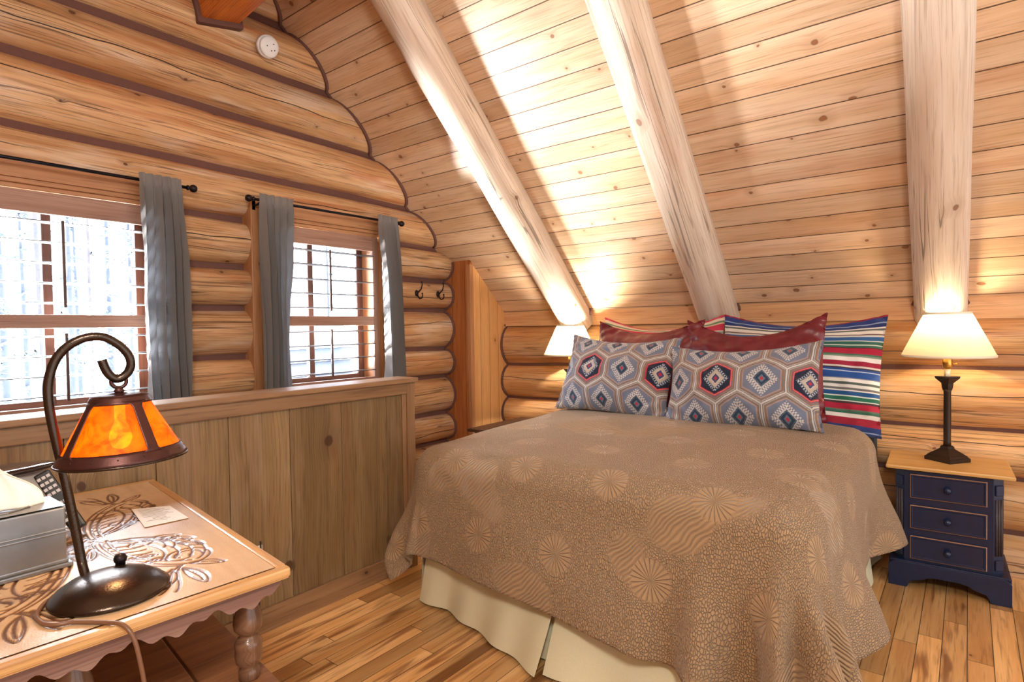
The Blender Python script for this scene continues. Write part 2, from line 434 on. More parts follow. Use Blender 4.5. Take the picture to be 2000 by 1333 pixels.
# curtain linen: waffle texture
t = NT('grey_curtain_cloth')
u, v = t.uv()
w = t.m_('MULTIPLY', t.m_('SINE', t.m_('MULTIPLY', u, 700)), t.m_('SINE', t.m_('MULTIPLY', v, 700)))
n1 = t.noise(t.xyz(t.m_('MULTIPLY', u, 40), t.m_('MULTIPLY', v, 8)), 1, 3)
c = t.mix(t.ss(w, -0.2, 0.8), lin(140, 137, 136), lin(180, 174, 168))
c = t.mix(t.m_('MULTIPLY', n1, 0.3), c, lin(124, 124, 128))
b = t.bsdf(c, 0.9, 0, t.bump(w, 0.3, 0.002), 0.2, 0, 0.2)
tr = t.n('ShaderNodeBsdfTranslucent'); tr.inputs[0].default_value = lin(120, 128, 140)
mx = t.n('ShaderNodeMixShader'); mx.inputs[0].default_value = 0.28
t.t.links.new(b.outputs[0], mx.inputs[1]); t.t.links.new(tr.outputs[0], mx.inputs[2])
t.surf(mx.outputs[0])
M['curtain'] = t.m

# quilt : stitched khaki cotton with sunburst medallions
t = NT('khaki_quilted_cotton')
u, v = t.uv()
CW = 0.40
row = t.m_('FLOOR', t.m_('DIVIDE', v, CW * 0.8))
uo = t.m_('ADD', u, t.m_('MULTIPLY', t.m_('MODULO', t.m_('ABSOLUTE', row), 2.0), CW * 0.5))
cu = t.m_('MULTIPLY', t.m_('SUBTRACT', t.m_('FRACT', t.m_('DIVIDE', uo, CW)), 0.5), CW)
cv = t.m_('MULTIPLY', t.m_('SUBTRACT', t.m_('FRACT', t.m_('DIVIDE', v, CW * 0.8)), 0.5), CW * 0.8)
rad = t.m_('SQRT', t.m_('ADD', t.m_('MULTIPLY', cu, cu), t.m_('MULTIPLY', cv, cv)))
ang = t.m_('ARCTAN2', cv, cu)
burst = t.m_('ABSOLUTE', t.m_('SINE', t.m_('MULTIPLY', ang, 11.0)))
bm_ = t.ss(rad, 0.062, 0.085, 1.0, 0.0)
vor = t.n('ShaderNodeTexVoronoi', voronoi_dimensions='2D', feature='DISTANCE_TO_EDGE')
wv = t.noise(t.xyz(t.m_('MULTIPLY', u, 6), t.m_('MULTIPLY', v, 6)), 1, 2)
t.put(vor.inputs['Vector'], t.xyz(t.m_('MULTIPLY', u, 126), t.m_('ADD', t.m_('MULTIPLY', v, 80), t.m_('MULTIPLY', wv, 7.0))))
vor.inputs['Scale'].default_value = 1.0
peb = t.ss(vor.outputs['Distance'], 0.0, 0.2)
wl = t.m_('ABSOLUTE', t.m_('SINE', t.m_('MULTIPLY', t.m_('ADD', t.m_('ADD', u, v), t.m_('MULTIPLY', wv, 0.10)), 150.0)))
sel = t.ss(t.noise(t.xyz(t.m_('MULTIPLY', u, 2.2), t.m_('MULTIPLY', v, 2.2), 5.0), 1, 1), 0.58, 0.62)
fill = t.mix(sel, t.xyz(peb, peb, peb), t.xyz(wl, wl, wl))
hgt = t.mix(bm_, fill, t.xyz(t.m_('MULTIPLY', t.ss(burst, 0.0, 0.7), 0.8), t.m_('MULTIPLY', t.ss(burst, 0.0, 0.7), 0.8), t.m_('MULTIPLY', t.ss(burst, 0.0, 0.7), 0.8)))
sepc = t.n('ShaderNodeSeparateColor'); t.t.links.new(hgt, sepc.inputs[0])
hh = sepc.outputs[0]
c = t.mix(hh, lin(158, 128, 95), lin(168, 139, 104))
n1 = t.noise(t.xyz(t.m_('MULTIPLY', u, 3), t.m_('MULTIPLY', v, 3)), 1, 3)
c = t.mix(t.m_('MULTIPLY', n1, 0.25), c, lin(170, 138, 112))
t.bsdf(c, 0.85, 0, t.bump(hh, 0.9, 0.007), 0.25, 0, 0.25)
M['quilt'] = t.m

# lamp shades
def shade_mat(name, col, tcol, trans, transp=0.0, pleat=False, mott=False, emit=0.0):
    t = NT(name)
    tc = t.n('ShaderNodeTexCoord').outputs['Object']
    c, tl = col, tcol
    if mott:
        n = t.noise(tc, 26, 4, 0.6, 0.8)
        c = t.mix(t.ss(n, 0.35, 0.7), col, lin(170, 50, 10))
        tl = t.mix(t.ss(n, 0.35, 0.7), tcol, lin(226, 66, 0))
    d = t.n('ShaderNodeBsdfPrincipled'); t.put(d.inputs['Base Color'], c); d.inputs['Roughness'].default_value = 0.5
    tr = t.n('ShaderNodeBsdfTranslucent'); t.put(tr.inputs[0], tl)
    mx = t.n('ShaderNodeMixShader'); mx.inputs[0].default_value = trans
    t.t.links.new(d.outputs[0], mx.inputs[1]); t.t.links.new(tr.outputs[0], mx.inputs[2])
    o = mx.outputs[0]
    if transp:
        tp = t.n('ShaderNodeBsdfTransparent'); t.put(tp.inputs[0], tl)
        m2 = t.n('ShaderNodeMixShader'); m2.inputs[0].default_value = transp
        t.t.links.new(o, m2.inputs[1]); t.t.links.new(tp.outputs[0], m2.inputs[2]); o = m2.outputs[0]
    if emit:
        em = t.n('ShaderNodeEmission'); t.put(em.inputs[0], tl); em.inputs[1].default_value = emit
        ad = t.n('ShaderNodeAddShader'); t.t.links.new(o, ad.inputs[0]); t.t.links.new(em.outputs[0], ad.inputs[1]); o = ad.outputs[0]
    t.surf(o)
    return t.m
M['shade'] = shade_mat('cream_pleated_shade', lin(244, 234, 208), lin(250, 234, 196), 0.32)
M['mica'] = shade_mat('amber_mica', lin(190, 84, 20), lin(255, 112, 6), 0.72, 0.17, mott=True)
def emis(name, col, s):
    t = NT(name)
    e = t.n('ShaderNodeEmission'); e.inputs[0].default_value = col; e.inputs[1].default_value = s
    t.surf(e.outputs[0]); return t.m
M['bulb'] = emis('lit_bulb', (1, 0.78, 0.45, 1), 9.0)
# window glass (thin clear pane)
t = NT('window_glass')
tp = t.n('ShaderNodeBsdfTransparent'); gl = t.n('ShaderNodeBsdfGlossy'); gl.inputs['Roughness'].default_value = 0.02
fr = t.n('ShaderNodeFresnel'); fr.inputs[0].default_value = 1.3
mx = t.n('ShaderNodeMixShader'); t.t.links.new(fr.outputs[0], mx.inputs[0]); t.t.links.new(tp.outputs[0], mx.inputs[1]); t.t.links.new(gl.outputs[0], mx.inputs[2])
t.surf(mx.outputs[0]); M['glass'] = t.m

# ------------------------------------------------------------------ room dimensions
YK, ZK, SL = 4.0, 1.475, 0.975            # knee line of the sloped ceiling and its pitch
CA = math.atan(SL)
XG, XB = -3.50, -3.40                      # chinking plane and log face of the gable wall
YB, YBF = 4.03, 3.95                       # the same for the back wall
YC, XC = 3.56, -3.21                       # boxed corner: front face and side panel
YR = 1.0                                   # ridge
def ceil_z(y): return ZK + SL * (YK - y)
def ceil_y(z): return YK - (z - ZK) / SL
W = [(0.43, 1.31), (1.90, 2.78)]           # window openings along the gable wall
WZ0, WZ1 = 0.97, 1.93

# floor / ground
o = MB().grid(lambda i, j: (-3.7 + 7.0 * j, -2.6 + 6.8 * i, 0.0), 2, 2, lambda i, j: (-2.6 + 6.8 * i, -3.7 + 7.0 * j)).build('floor', M['floor'])
tag(o, 'warm varnished hickory plank floor', kind='structure')
# ceiling slab (top side closed so that it has thickness)
y0c, y1c, x0c, x1c, th = 4.25, 1.0, -3.75, 3.2, 0.08
def cp(x, y, dz): return (x, y, ceil_z(y) + dz)
mb = MB()
sl = lambda y: (4.25 - y) * math.hypot(1, SL) + 0.015
mb.add([cp(x0c, y0c, 0), cp(x1c, y0c, 0), cp(x1c, y1c, 0), cp(x0c, y1c, 0)], [[0, 1, 2, 3]], [(x0c, sl(y0c)), (x1c, sl(y0c)), (x1c, sl(y1c)), (x0c, sl(y1c))])
mb.add([cp(x0c, y0c, th), cp(x1c, y0c, th), cp(x1c, y1c, th), cp(x0c, y1c, th)], [[3, 2, 1, 0]], [(x0c, 0), (x1c, 0), (x1c, 1), (x0c, 1)])
# the other slope, behind the camera
def cq(x, y, dz): return (x, 2 * YR - y, ceil_z(y) + dz)
mb.add([cq(x0c, y0c, 0), cq(x1c, y0c, 0), cq(x1c, y1c, 0), cq(x0c, y1c, 0)], [[3, 2, 1, 0]], [(x0c, sl(y0c)), (x1c, sl(y0c)), (x1c, sl(y1c)), (x0c, sl(y1c))])
mb.add([cq(x0c, y0c, th), cq(x1c, y0c, th), cq(x1c, y1c, th), cq(x0c, y1c, th)], [[0, 1, 2, 3]], [(x0c, 0), (x1c, 0), (x1c, 1), (x0c, 1)])
MB().box((-3.6, -2.15, 0.0), (3.2, -2.05, 1.5), 'x').build('wall_front', M['knee'])['kind'] = 'structure'
tag(mb.build('ceiling', M['ceil']), 'sloped tongue and groove pine board ceiling', kind='structure')

# ------------------------------------------------------------------ logs
def log_mesh(axis, s0, s1, z0a, z1a, z0b, z1b, face, chink, seed, endfn=None, gap=0.034, wob=0.006, seg=28, ref=None):
    """log along axis ('x' or 'y') between s0 and s1; seams (z0,z1) at ref a and b; face = front plane, chink = seam plane, front towards sign"""
    sgn = 1 if face > chink else -1
    ra, rb = ref
    n = max(6, int((s1 - s0) / 0.09))
    vs, uv, fs = [], [], []
    b = abs(face - chink)
    for k in range(seg + 1):
        th = -PI + 2 * PI * k / seg
        def geom(s):
            q = (s - ra) / (rb - ra)
            lo, hi = z0a + (z0b - z0a) * q, z1a + (z1b - z1a) * q
            hc = max(0.04, (hi - lo - gap) / 2)
            r = (hc * hc + b * b) / (2 * b)
            r += wob * 1.3 * (mnoise.noise(Vector((s * 1.7, math.cos(th) * 1.2 + seed * 7.3, math.sin(th) * 1.2))) - 0.0)
            d = face - sgn * (hc * hc + b * b) / (2 * b) + sgn * r * math.cos(th)
            return d, (lo + hi) / 2 + r * math.sin(th), r
        e1 = s1
        if endfn:
            for _ in range(6):
                d, z, r = geom(e1)
                e1 = min(s1, endfn(d, z))
            e1 = max(e1, s0 + 0.01)
        for i in range(n + 1):
            s = s0 + (e1 - s0) * i / n
            d, z, r = geom(s)
            vs.append((d, s, z) if axis == 'y' else (s, d, z))
            uv.append((s, r * th))
    for k in range(seg):
        for i in range(n):
            q = [k * (n + 1) + i, k * (n + 1) + i + 1, (k + 1) * (n + 1) + i + 1, (k + 1) * (n + 1) + i]
            fs.append(q if (axis == 'y') == (sgn > 0) else q[::-1])
    mb = MB()
    mb.add(vs, fs, uv, 0, True)
    c0 = [k * (n + 1) for k in range(seg)]
    c1 = [k * (n + 1) + n for k in range(seg)]
    mb.add(vs, [c0, c1[::-1]], [(0.02 * vs[i][2], vs[i][0] + vs[i][1]) for i in range(len(vs))])
    # note: second add duplicates verts for flat end caps
    return mb

wl = tag(empty('wall_left', (0, 0, 0)), 'gable wall of stacked peeled logs with brown chinking', kind='structure')
seams_g = [(-0.10, -0.10), (0.15, 0.15), (0.40, 0.40), (0.635, 0.635), (0.94, 0.945), (1.204, 1.179), (1.484, 1.495), (1.743, 1.739), (2.038, 2.00), (2.325, 2.291), (2.665, 2.62), (2.982, 2.972), (3.31, 3.30), (3.62, 3.61)]
def gend(d, z):
    y = ceil_y(z) + 0.01
    return min(y, YC + 0.005) if z < ceil_z(YC) + 0.02 else y
for i in range(len(seams_g) - 1):
    a, b = seams_g[i], seams_g[i + 1]
    sA = max(-2.1, -2.05 + (b[0] - 1.475) / SL)
    spans = [(sA, 3.9)]
    if 3 < i < 8 and b[0] > WZ0 + 0.03 and a[0] < WZ1 - 0.03:
        spans = [(sA, W[0][0] - 0.055), (W[0][1] + 0.055, W[1][0] - 0.055), (W[1][1] + 0.055, 3.9)]
    for (s0, s1) in spans:
        log_mesh('y', s0, s1, a[0], b[0], a[1], b[1], XB, XG, i + 0.37 * s0, gend if s1 > 3 else None, gap=0.042 if i > 7 else 0.032, ref=(1.0, 3.3)).build('log', M['log'], wl)
# chinking behind the seams: slabs around the openings
mb = MB()
def yz_slab(poly, mb): mb.prism(poly, 0, XG - 0.10, XG, 'y')
yz_slab([(-2.1, -0.1), (YC + 0.4, -0.1), (YC + 0.4, WZ0 - 0.03), (-2.1, WZ0 - 0.03)], mb)
for (a, b) in ((-2.1, W[0][0] - 0.04), (W[0][1] + 0.04, W[1][0] - 0.04)):
    yz_slab([(a, WZ0 - 0.03), (b, WZ0 - 0.03), (b, WZ1 + 0.03), (a, WZ1 + 0.03)], mb)
yz_slab([(W[1][1] + 0.04, WZ0 - 0.03), (ceil_y(WZ0), WZ0 - 0.03) if False else (3.95, WZ0 - 0.03), (3.95, 1.5), (ceil_y(WZ1 + 0.03), WZ1 + 0.03), (W[1][1] + 0.04, WZ1 + 0.03)], mb)
yz_slab([(2 * YR - ceil_y(WZ1 + 0.03), WZ1 + 0.03), (ceil_y(WZ1 + 0.03), WZ1 + 0.03), (YR, ceil_z(YR))], mb)
# bead of chinking that follows the scribed log ends
def bead(pts, r): mb.tube(pts, r, 8)
pts = []
for i in range(8, len(seams_g) - 1):
    lo, hi = seams_g[i][1], seams_g[i + 1][1]
    hc = (hi - lo - 0.042) / 2; bb = XB - XG; r = (hc * hc + bb * bb) / (2 * bb); zc = (lo + hi) / 2
    for k in range(13):
        th = math.asin(hc / r) * (-1 + 2 * k / 12)
        z = zc + r * math.sin(th)
        if 1.9 < z < 3.62: pts.append((XB - r + r * math.cos(th) + 0.002, ceil_y(z) - 0.006, z))
bead(pts, 0.013)
pts = []
for i in range(0, 9):
    lo, hi = seams_g[i][1], seams_g[i + 1][1]
    hc = (hi - lo - 0.032) / 2; bb = XB - XG; r = (hc * hc + bb * bb) / (2 * bb); zc = (lo + hi) / 2
    for k in range(13):
        th = math.asin(hc / r) * (-1 + 2 * k / 12)
        z = zc + r * math.sin(th)
        if 0.02 < z < 1.9: pts.append((XB - r + r * math.cos(th) + 0.004, YC - 0.004, z))
bead(pts, 0.013)
mb.build('chinking', M['chink'], wl)

wb = tag(empty('wall_back', (0, 0, 0)), 'low log knee wall behind the bed with a pine top board', kind='structure')
seams_b = [(-0.08, -0.08), (0.2, 0.215), (0.47, 0.50), (0.736, 0.757), (1.02, 1.08), (1.36, 1.378)]
for i in range(len(seams_b) - 1):
    a, b = seams_b[i], seams_b[i + 1]
    log_mesh('x', -3.23, 2.6, a[0], b[0], a[1], b[1], YBF, YB, i + 20, gap=0.022, ref=(-3.3, -0.41)).build('log', M['logback'], wb)
MB().box((-3.23, YK, 1.355), (2.6, YK + 0.05, 1.50), 'x').build('knee_board', M['knee'], wb)
mb = MB()
mb.box((-3.23, YB, -0.1), (2.6, YB + 0.1, 1.40), 'x')
pts = []
for i in range(0, 5):
    lo, hi = seams_b[i][0], seams_b[i + 1][0]
    hc = (hi - lo - 0.022) / 2; bb = YB - YBF; r = (hc * hc + bb * bb) / (2 * bb); zc = (lo + hi) / 2
    for k in range(13):
        th = math.asin(hc / r) * (-1 + 2 * k / 12)
        z = zc + r * math.sin(th)
        if z > 0.02: pts.append((XC + 0.004, YBF + r - r * math.cos(th) - 0.004, z))
pts.append((XC + 0.004, 3.998, 1.37)); 
mb.tube(pts, 0.012, 8)
mb.build('chinking', M['chink'], wb)

# boxed corner
wc = tag(empty('wall_corner', (0, 0, 0)), 'boxed pine corner between the two log walls', kind='structure')
MB().prism([(XG - 0.05, 0.0), (XC, 0.0), (XC, ceil_z(YC) - 0.003), (XG - 0.05, ceil_z(YC) - 0.003)], 1, YC, YC + 0.03, 'z').build('front_board', M['brownboard'], wc)
MB().prism([(YC + 0.03, 0.0), (4.06, 0.0), (4.06, 1.42), (YC + 0.03, ceil_z(YC + 0.03) - 0.003)], 0, XC - 0.03, XC, 'z').build('side_panel', M['sidepanel'], wc)
MB().box((XC - 0.035, YC - 0.008, 0.0), (XC + 0.006, YC + 0.035, ceil_z(YC + 0.035) - 0.004), 'z', 0.004).build('corner_trim', M['casing'], wc)

# ------------------------------------------------------------------ rafters and timber
def rafter(name, xt, xb, r, label, seed):
    pts = []
    n, seg = 60, 24
    yA, yB = 4.05, 1.1
    nrm = Vector((0, -SL, -1)).normalized()
    vs, uv, fs = [], [], []
    tdir = Vector((0, -1, SL)).normalized()
    sx = Vector((1, 0, 0))
    up = sx.cross(tdir)
    base = Vector((0, yA, ceil_z(yA)))
    Ltot = (yA - yB) * math.hypot(1, SL)
    for i in range(n + 1):
        q = i / n
        c = base + tdir * (q * Ltot) + nrm * 0.08
        c.x = xb + (xt - xb) * q * 1.4
        for k in range(seg):
            th = 2 * PI * k / seg
            d = sx * math.cos(th) + up * math.sin(th)
            # hewn facets: the axe left flat patches
            w = mnoise.noise(Vector((q * 7 + seed, math.cos(th) * 1.3, math.sin(th) * 1.3)))
            w2 = mnoise.noise(Vector((q * 22 + seed, math.cos(th) * 2.6, math.sin(th) * 2.6)))
            rr = r * (1 + 0.035 * w + 0.02 * max(0, w2) - 0.02 * abs(w2))
            rr = min(rr, r * 0.985 / max(0.93, abs(math.cos(((th * 8 / (2 * PI) + 0.2 * w) % 1 - 0.5) * PI / 4))))
            vs.append(c + d * rr)
            uv.append((q * Ltot, r * th - (r * 3 * PI / 2)))
    for i in range(n):
        for k in range(seg):
            k2 = (k + 1) % seg
            fs.append([i * seg + k, (i + 1) * seg + k, (i + 1) * seg + k2, i * seg + k2])
    root = empty(name, (xb, YK - 0.02, ZK - 0.08))
    mb = MB(); mb.add([v - root.location for v in vs], fs, uv, 0, True)
    mb.build('log_shaft', M['rafter'], root)
    # chinking collar where the rafter enters the wall
    mc = MB()
    c = base + tdir * 0.075 + nrm * 0.08; c.x = xb
    ring = [c + (sx * math.cos(2 * PI * k / 32) + up * math.sin(2 * PI * k / 32)) * (r + 0.004) - root.location for k in range(17, 32)]
    mc.tube(ring, 0.011, 8)
    mc.build('chink_collar', M['chink'], root)
    return tag(root, label, 'rafter', 'log rafters under the sloped ceiling')
rafter('log_rafter', -2.46, -2.45, 0.130, 'round log rafter nearest the gable window wall, ending above the half hidden lamp', 3)
rafter('log_rafter', -1.275, -1.325, 0.132, 'hewn log rafter in the middle, ending behind the middle of the bed pillows', 11)
rafter('log_rafter', -0.075, -0.123, 0.118, 'log rafter above the bedside lamp beside the bed, running straight up', 23)

bo = empty('roof_beam', (-3.40, 1.66, 3.127))
bo.rotation_euler = (math.radians(10.5), math.radians(0.6), math.radians(-5.3))
MB().box((-0.10, -0.106, 0.0), (2.2, 0.106, 0.32), 'x', 0.012).build('beam_timber', M['timber'], bo)
MB().box((-0.10, -0.13, -0.028), (0.035, 0.125, 0.33), 'x', 0.01).build('chink_collar', M['chink'], bo)
tag(bo, 'square orange timber beam end sticking out of the log gable near the ceiling', 'beam')

# ------------------------------------------------------------------ windows, shutters, curtains
for wi, (a, b) in enumerate(W):
    w = tag(empty('window_%d' % (wi + 1), (XG, (a + b) / 2, WZ0)), ('left' if wi == 0 else 'right') + ' window of the log gable with a divided sash', kind='structure')
    L = w.location
    def bx(mb, lo, hi, g='z', bv=0.004): mb.box([lo[i] - L[i] for i in range(3)], [hi[i] - L[i] for i in range(3)], g, bv)
    xf = XB + 0.004
    mb = MB()
    bx(mb, (XG - 0.06, a - 0.085, WZ0 - 0.10), (xf, a - 0.012, WZ1 + 0.215)); mb.build('casing', M['casing'], w)
    mb = MB()
    bx(mb, (XG - 0.06, b + 0.012, WZ0 - 0.10), (xf, b + 0.085, WZ1 + 0.215)); mb.build('casing', M['casing'], w)
    mb = MB()
    bx(mb, (XG - 0.06, a - 0.012, WZ1 + 0.135), (xf - 0.002, b + 0.012, WZ1 + 0.215), 'y')
    bx(mb, (XG - 0.06, a - 0.012, WZ1 + 0.112), (xf - 0.012, b + 0.012, WZ1 + 0.135), 'y')
    bx(mb, (XG - 0.06, a - 0.012, WZ1 + 0.09), (xf - 0.024, b + 0.012, WZ1 + 0.112), 'y')
    mb.build('header', M['casing'], w)
    mb = MB()
    bx(mb, (XG - 0.16, a - 0.03, WZ0 - 0.03), (xf - 0.02, a, WZ1 + 0.06)); bx(mb, (XG - 0.16, b, WZ0 - 0.03), (xf - 0.02, b + 0.03, WZ1 + 0.06))
    bx(mb, (XG - 0.16, a - 0.03, WZ1 + 0.09), (XG - 0.02, b + 0.03, WZ1 + 0.12), 'y')
    mb.build('jamb', M['casing'], w)
    mb = MB()
    bx(mb, (XG - 0.16, a - 0.03, WZ0 - 0.05), (xf + 0.03, b + 0.03, WZ0 - 0.005), 'y')
    mb.build('sill', M['casing'], w)
    mb = MB()
    for (y0, y1) in ((a, a + 0.05), ((a + b) / 2 - 0.02, (a + b) / 2 + 0.02), (b - 0.05, b)):
        bx(mb, (XG - 0.135, y0, WZ0), (XG - 0.095, y1, WZ1 + 0.06))
    for (z0, z1) in ((WZ0, WZ0 + 0.05), (WZ1 + 0.03, WZ1 + 0.09)):
        bx(mb, (XG - 0.134, a, z0), (XG - 0.096, b, z1), 'y')
    mb.build('sash', M['sash'], w)
    mb = MB()
    bx(mb, (XG - 0.117, a + 0.045, WZ0 + 0.045), (XG - 0.113, b - 0.045, WZ1 + 0.035), 'z', 0)
    mb.build('pane', M['glass'], w)
    # plantation shutter
    s = empty('plantation_shutter', (-3.42, (a + b) / 2, WZ0))
    tag(s, ['open slatted wooden shutter across the left window behind the amber lamp', 'open slatted wooden shutter across the right window between two grey curtains'][wi], 'shutter', 'slatted wooden shutters over the gable windows')
    hw = (b - a) / 2 - 0.005
    zz = lambda z: z - WZ0
    for y0, y1 in ((-hw, -hw + 0.045), (hw - 0.045, hw)):
        MB().box((-0.014, y0, 0.0), (0.014, y1, zz(2.015)), 'z', 0.003).build('stile', M['shutter'], s)
    for z0, z1 in ((0.0, 0.035), (zz(1.377), zz(1.441)), (zz(1.914), zz(2.015))):
        MB().box((-0.013, -hw + 0.045, z0), (0.013, hw - 0.045, z1), 'y', 0.003).build('rail', M['shutter'], s)
    zs = [1.876, 1.782, 1.685, 1.59, 1.496] + [1.338, 1.244, 1.150, 1.056]
    for z in zs:
        pr = []
        for k in range(16):
            th = 2 * PI * k / 16
            pr.append((0.031 * math.cos(th), zz(z) + 0.0048 * math.sin(th)))
        tl = math.radians(3 if z > 1.4 else -2)
        pr = [((p[0]) * math.cos(tl) - (p[1] - zz(z)) * math.sin(tl), zz(z) + p[0] * math.sin(tl) + (p[1] - zz(z)) * math.cos(tl)) for p in pr]
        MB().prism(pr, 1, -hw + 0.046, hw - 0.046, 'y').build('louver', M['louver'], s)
    for z0, z1 in ((1.475, 1.885), (1.03, 1.352)):
        MB().box((0.034, 0.012 - 0.006, zz(z0)), (0.046, 0.012 + 0.006, zz(z1)), 'z', 0.002).build('tilt_rod', M['darktop'], s)

ZR = 2.128
XR = -3.32
def rod(y0, y1, label, brk):
    r = tag(empty('curtain_rod', (XR, (y0 + y1) / 2, ZR)), label, 'curtain rod')
    yy = (y0 + y1) / 2
    MB().tube([(0, y0 - yy, 0), (0, y1 - yy, 0)], 0.0085, 12).build('pole', M['rod'], r)
    for y, d in ((y0, -1), (y1, 1)):
        if y < 0.3: continue
        ax = Matrix.Rotation(-d * PI / 2, 3, 'X')
        MB().lathe([(0.009, 0), (0.014, 0.003), (0.014, 0.010), (0.009, 0.013), (0.009, 0.018), (0.017, 0.022), (0.021, 0.032), (0.021, 0.038), (0.016, 0.05), (0.0, 0.056)], (0, y - yy, 0), 18, axis=ax).build('finial', M['iron'], r)
    for y in brk:
        MB().tube([(-0.075, y - yy, -0.02), (-0.04, y - yy, -0.025), (0, y - yy, -0.014)], 0.006, 8).box((-0.088, y - yy - 0.012, -0.05), (-0.076, y - yy + 0.012, 0.02), 'z', 0.002).build('bracket', M['iron'], r)
rod(0.10, 1.42, 'thin black curtain rod over the left window', [1.36])
rod(1.80, 2.90, 'thin black curtain rod with ball ends over the right window', [1.835, 2.86])

def curtain(yt0, yt1, yb0, yb1, nf, seed, label):
    c = tag(empty('curtain', (XR, (yt0 + yt1) / 2, ZR)), label, 'curtain', 'grey curtain panels')
    nu, nv = 160, 60
    r = random.Random(seed)
    ph = [r.uniform(0, 6) for _ in range(4)]
    cy = (yt0 + yt1) / 2
    def P(i, j):
        q, h = i / (nu - 1), j / (nv - 1)      # h: 0 top .. 1 bottom
        z = 0.035 - h * 1.26
        k = min(1, max(0.0, (h - 0.0) / 0.5))
        y = (yt0 + (yt1 - yt0) * q) * (1 - k) + (yb0 + (yb1 - yb0) * q) * k
        A = 0.016 + 0.034 * min(1, h * 3)
        qq = q + 0.03 * math.sin(6 * h + ph[2])
        x = A * (2 * abs(math.sin(PI * nf * qq + ph[0])) ** 0.8 - 1) + 0.25 * A * math.sin(2 * PI * nf * 0.7 * qq + ph[1] + 1.5 * h)
        pin = 1 - 0.75 * math.exp(-((z) / 0.022) ** 2)
        x = x * pin + (0.002 + 0.002 * math.sin(2 * PI * nf * 2 * qq)) * (1 - pin)
        y += 0.006 * math.sin(2 * PI * nf * qq + 2 * ph[0]) * (1 if h > 0.03 else .5)
        return (x + 0.016, y - cy, z)
    mb = MB().grid(P, nu, nv, lambda i, j: (i * 0.006, j * 0.02))
    o = mb.build('cloth_panel', M['curtain'], c)
    return o
curtain(1.185, 1.385, 1.185, 1.40, 5.0, 1, 'grey curtain gathered at the right side of the left window')
curtain(1.825, 2.035, 1.83, 1.975, 4.5, 2, 'grey curtain gathered at the left side of the right window')
curtain(2.705, 2.88, 2.745, 2.90, 4.5, 5, 'grey curtain at the right side of the right window, nearest the coat hooks')

# coat hooks
def hook(y, label):
    h = tag(empty('coat_hook', (XB + 0.004, y, 1.625)), label, 'coat hook', 'iron coat hooks on the log wall')
    MB().lathe([(0.0, -0.006), (0.016, -0.006), (0.017, 0.0), (0.012, 0.007), (0.0, 0.010)], (0, 0, 0.0), 16, axis=Matrix.Rotation(PI / 2, 3, 'Y') @ Matrix.Scale(1.5, 3, Vector((1, 0, 0)))).build('back_plate', M['iron'], h)
    MB().tube([(0.004, 0, 0.0), (0.02, 0.0, 0.008), (0.045, 0.004, 0.03), (0.055, 0.006, 0.06), (0.05, 0.008, 0.082)], [0.006, 0.0055, 0.005, 0.0045, 0.004], 10).ball((0.05, 0.008, 0.085), 0.0075).build('upper_prong', M['iron'], h)
    MB().tube([(0.004, 0, 0.0), (0.012, 0, -0.025), (0.03, 0.002, -0.045), (0.052, 0.004, -0.04), (0.06, 0.006, -0.02), (0.055, 0.006, -0.008)], [0.006, 0.0055, 0.005, 0.005, 0.0045, 0.004], 10).ball((0.055, 0.006, -0.006), 0.007).build('lower_prong', M['iron'], h)
hook(3.145, 'dark iron coat hook on the log wall, the one nearer the grey curtain')
hook(3.378, 'dark iron coat hook on the log wall, the one nearer the boxed corner')

# smoke detector
sd = tag(empty('smoke_detector', (-3.375, 1.937, 3.083)), 'round white smoke detector high on the log gable near the ceiling', 'smoke detector')
ax = Matrix.Rotation(math.radians(108), 3, 'Y')
MB().lathe([(0.0, -0.02), (0.064, -0.02), (0.066, 0.0), (0.066, 0.012)], axis=ax, seg=36).build('base_plate', M['white'], sd)
MB().lathe([(0.058, 0.012), (0.060, 0.026), (0.056, 0.034), (0.03, 0.037), (0.0, 0.037)], axis=ax, seg=36).build('cover', M['white'], sd)
for p in ((0.02, 0.01), (-0.02, 0.018), (0.0, -0.02), (0.012, 0.03)):
    MB().lathe([(0.0035, 0.036), (0.0035, 0.0385), (0, 0.0385)], ax @ Vector((p[0], p[1], 0)), 10, axis=ax).build('vent_hole', M['darkplastic'], sd)

# ------------------------------------------------------------------ half wall
XH = -2.484
ws = tag(empty('wall_stair', (XH, 2.24, 0)), 'waist high half wall of stained pine planks with a cap rail', kind='structure')
ys = [-1.2, -0.8, -0.52, -0.24, 0.06, 0.34, 0.63, 0.92, 1.204, 1.489, 1.773, 2.061, 2.205]
for i in range(len(ys) - 1):
    MB().box((-0.11, ys[i] - 2.24 + 0.0012, 0.0), (0.0, ys[i + 1] - 2.24 - 0.0012, 1.035), 'z', 0.003).build('plank', M['panel'], ws)
MB().box((-0.145, -3.44, 1.047), (0.032, 0.03, 1.072), 'y', 0.005).build('cap_rail', M['trim'], ws)
MB().box((-0.125, -3.44, 0.985), (0.016, 0.016, 1.047), 'y', 0.004).build('cap_molding', M['trim'], ws)
MB().box((-0.118, -0.045, 0.0), (0.018, 0.012, 1.046), 'z', 0.004).build('end_post', M['trim'], ws)
MB().box((0.0, -0.075, 0.108), (0.010, -0.045, 0.985), 'z', 0.003).build('side_molding', M['trim'], ws)
MB().box((0.0, -3.44, 0.0), (0.016, -0.045, 0.106), 'y', 0.004).build('baseboard', M['trim'], ws)
wo = tag(empty('wall_outlet', (XH + 0.001, 1.30, 0.335)), 'pale electrical outlet plate low on the half wall behind the carved table', 'outlet')
MB().box((0, -0.038, -0.06), (0.006, 0.038, 0.06), 'z', 0.002).build('cover_plate', M['paper'], wo)
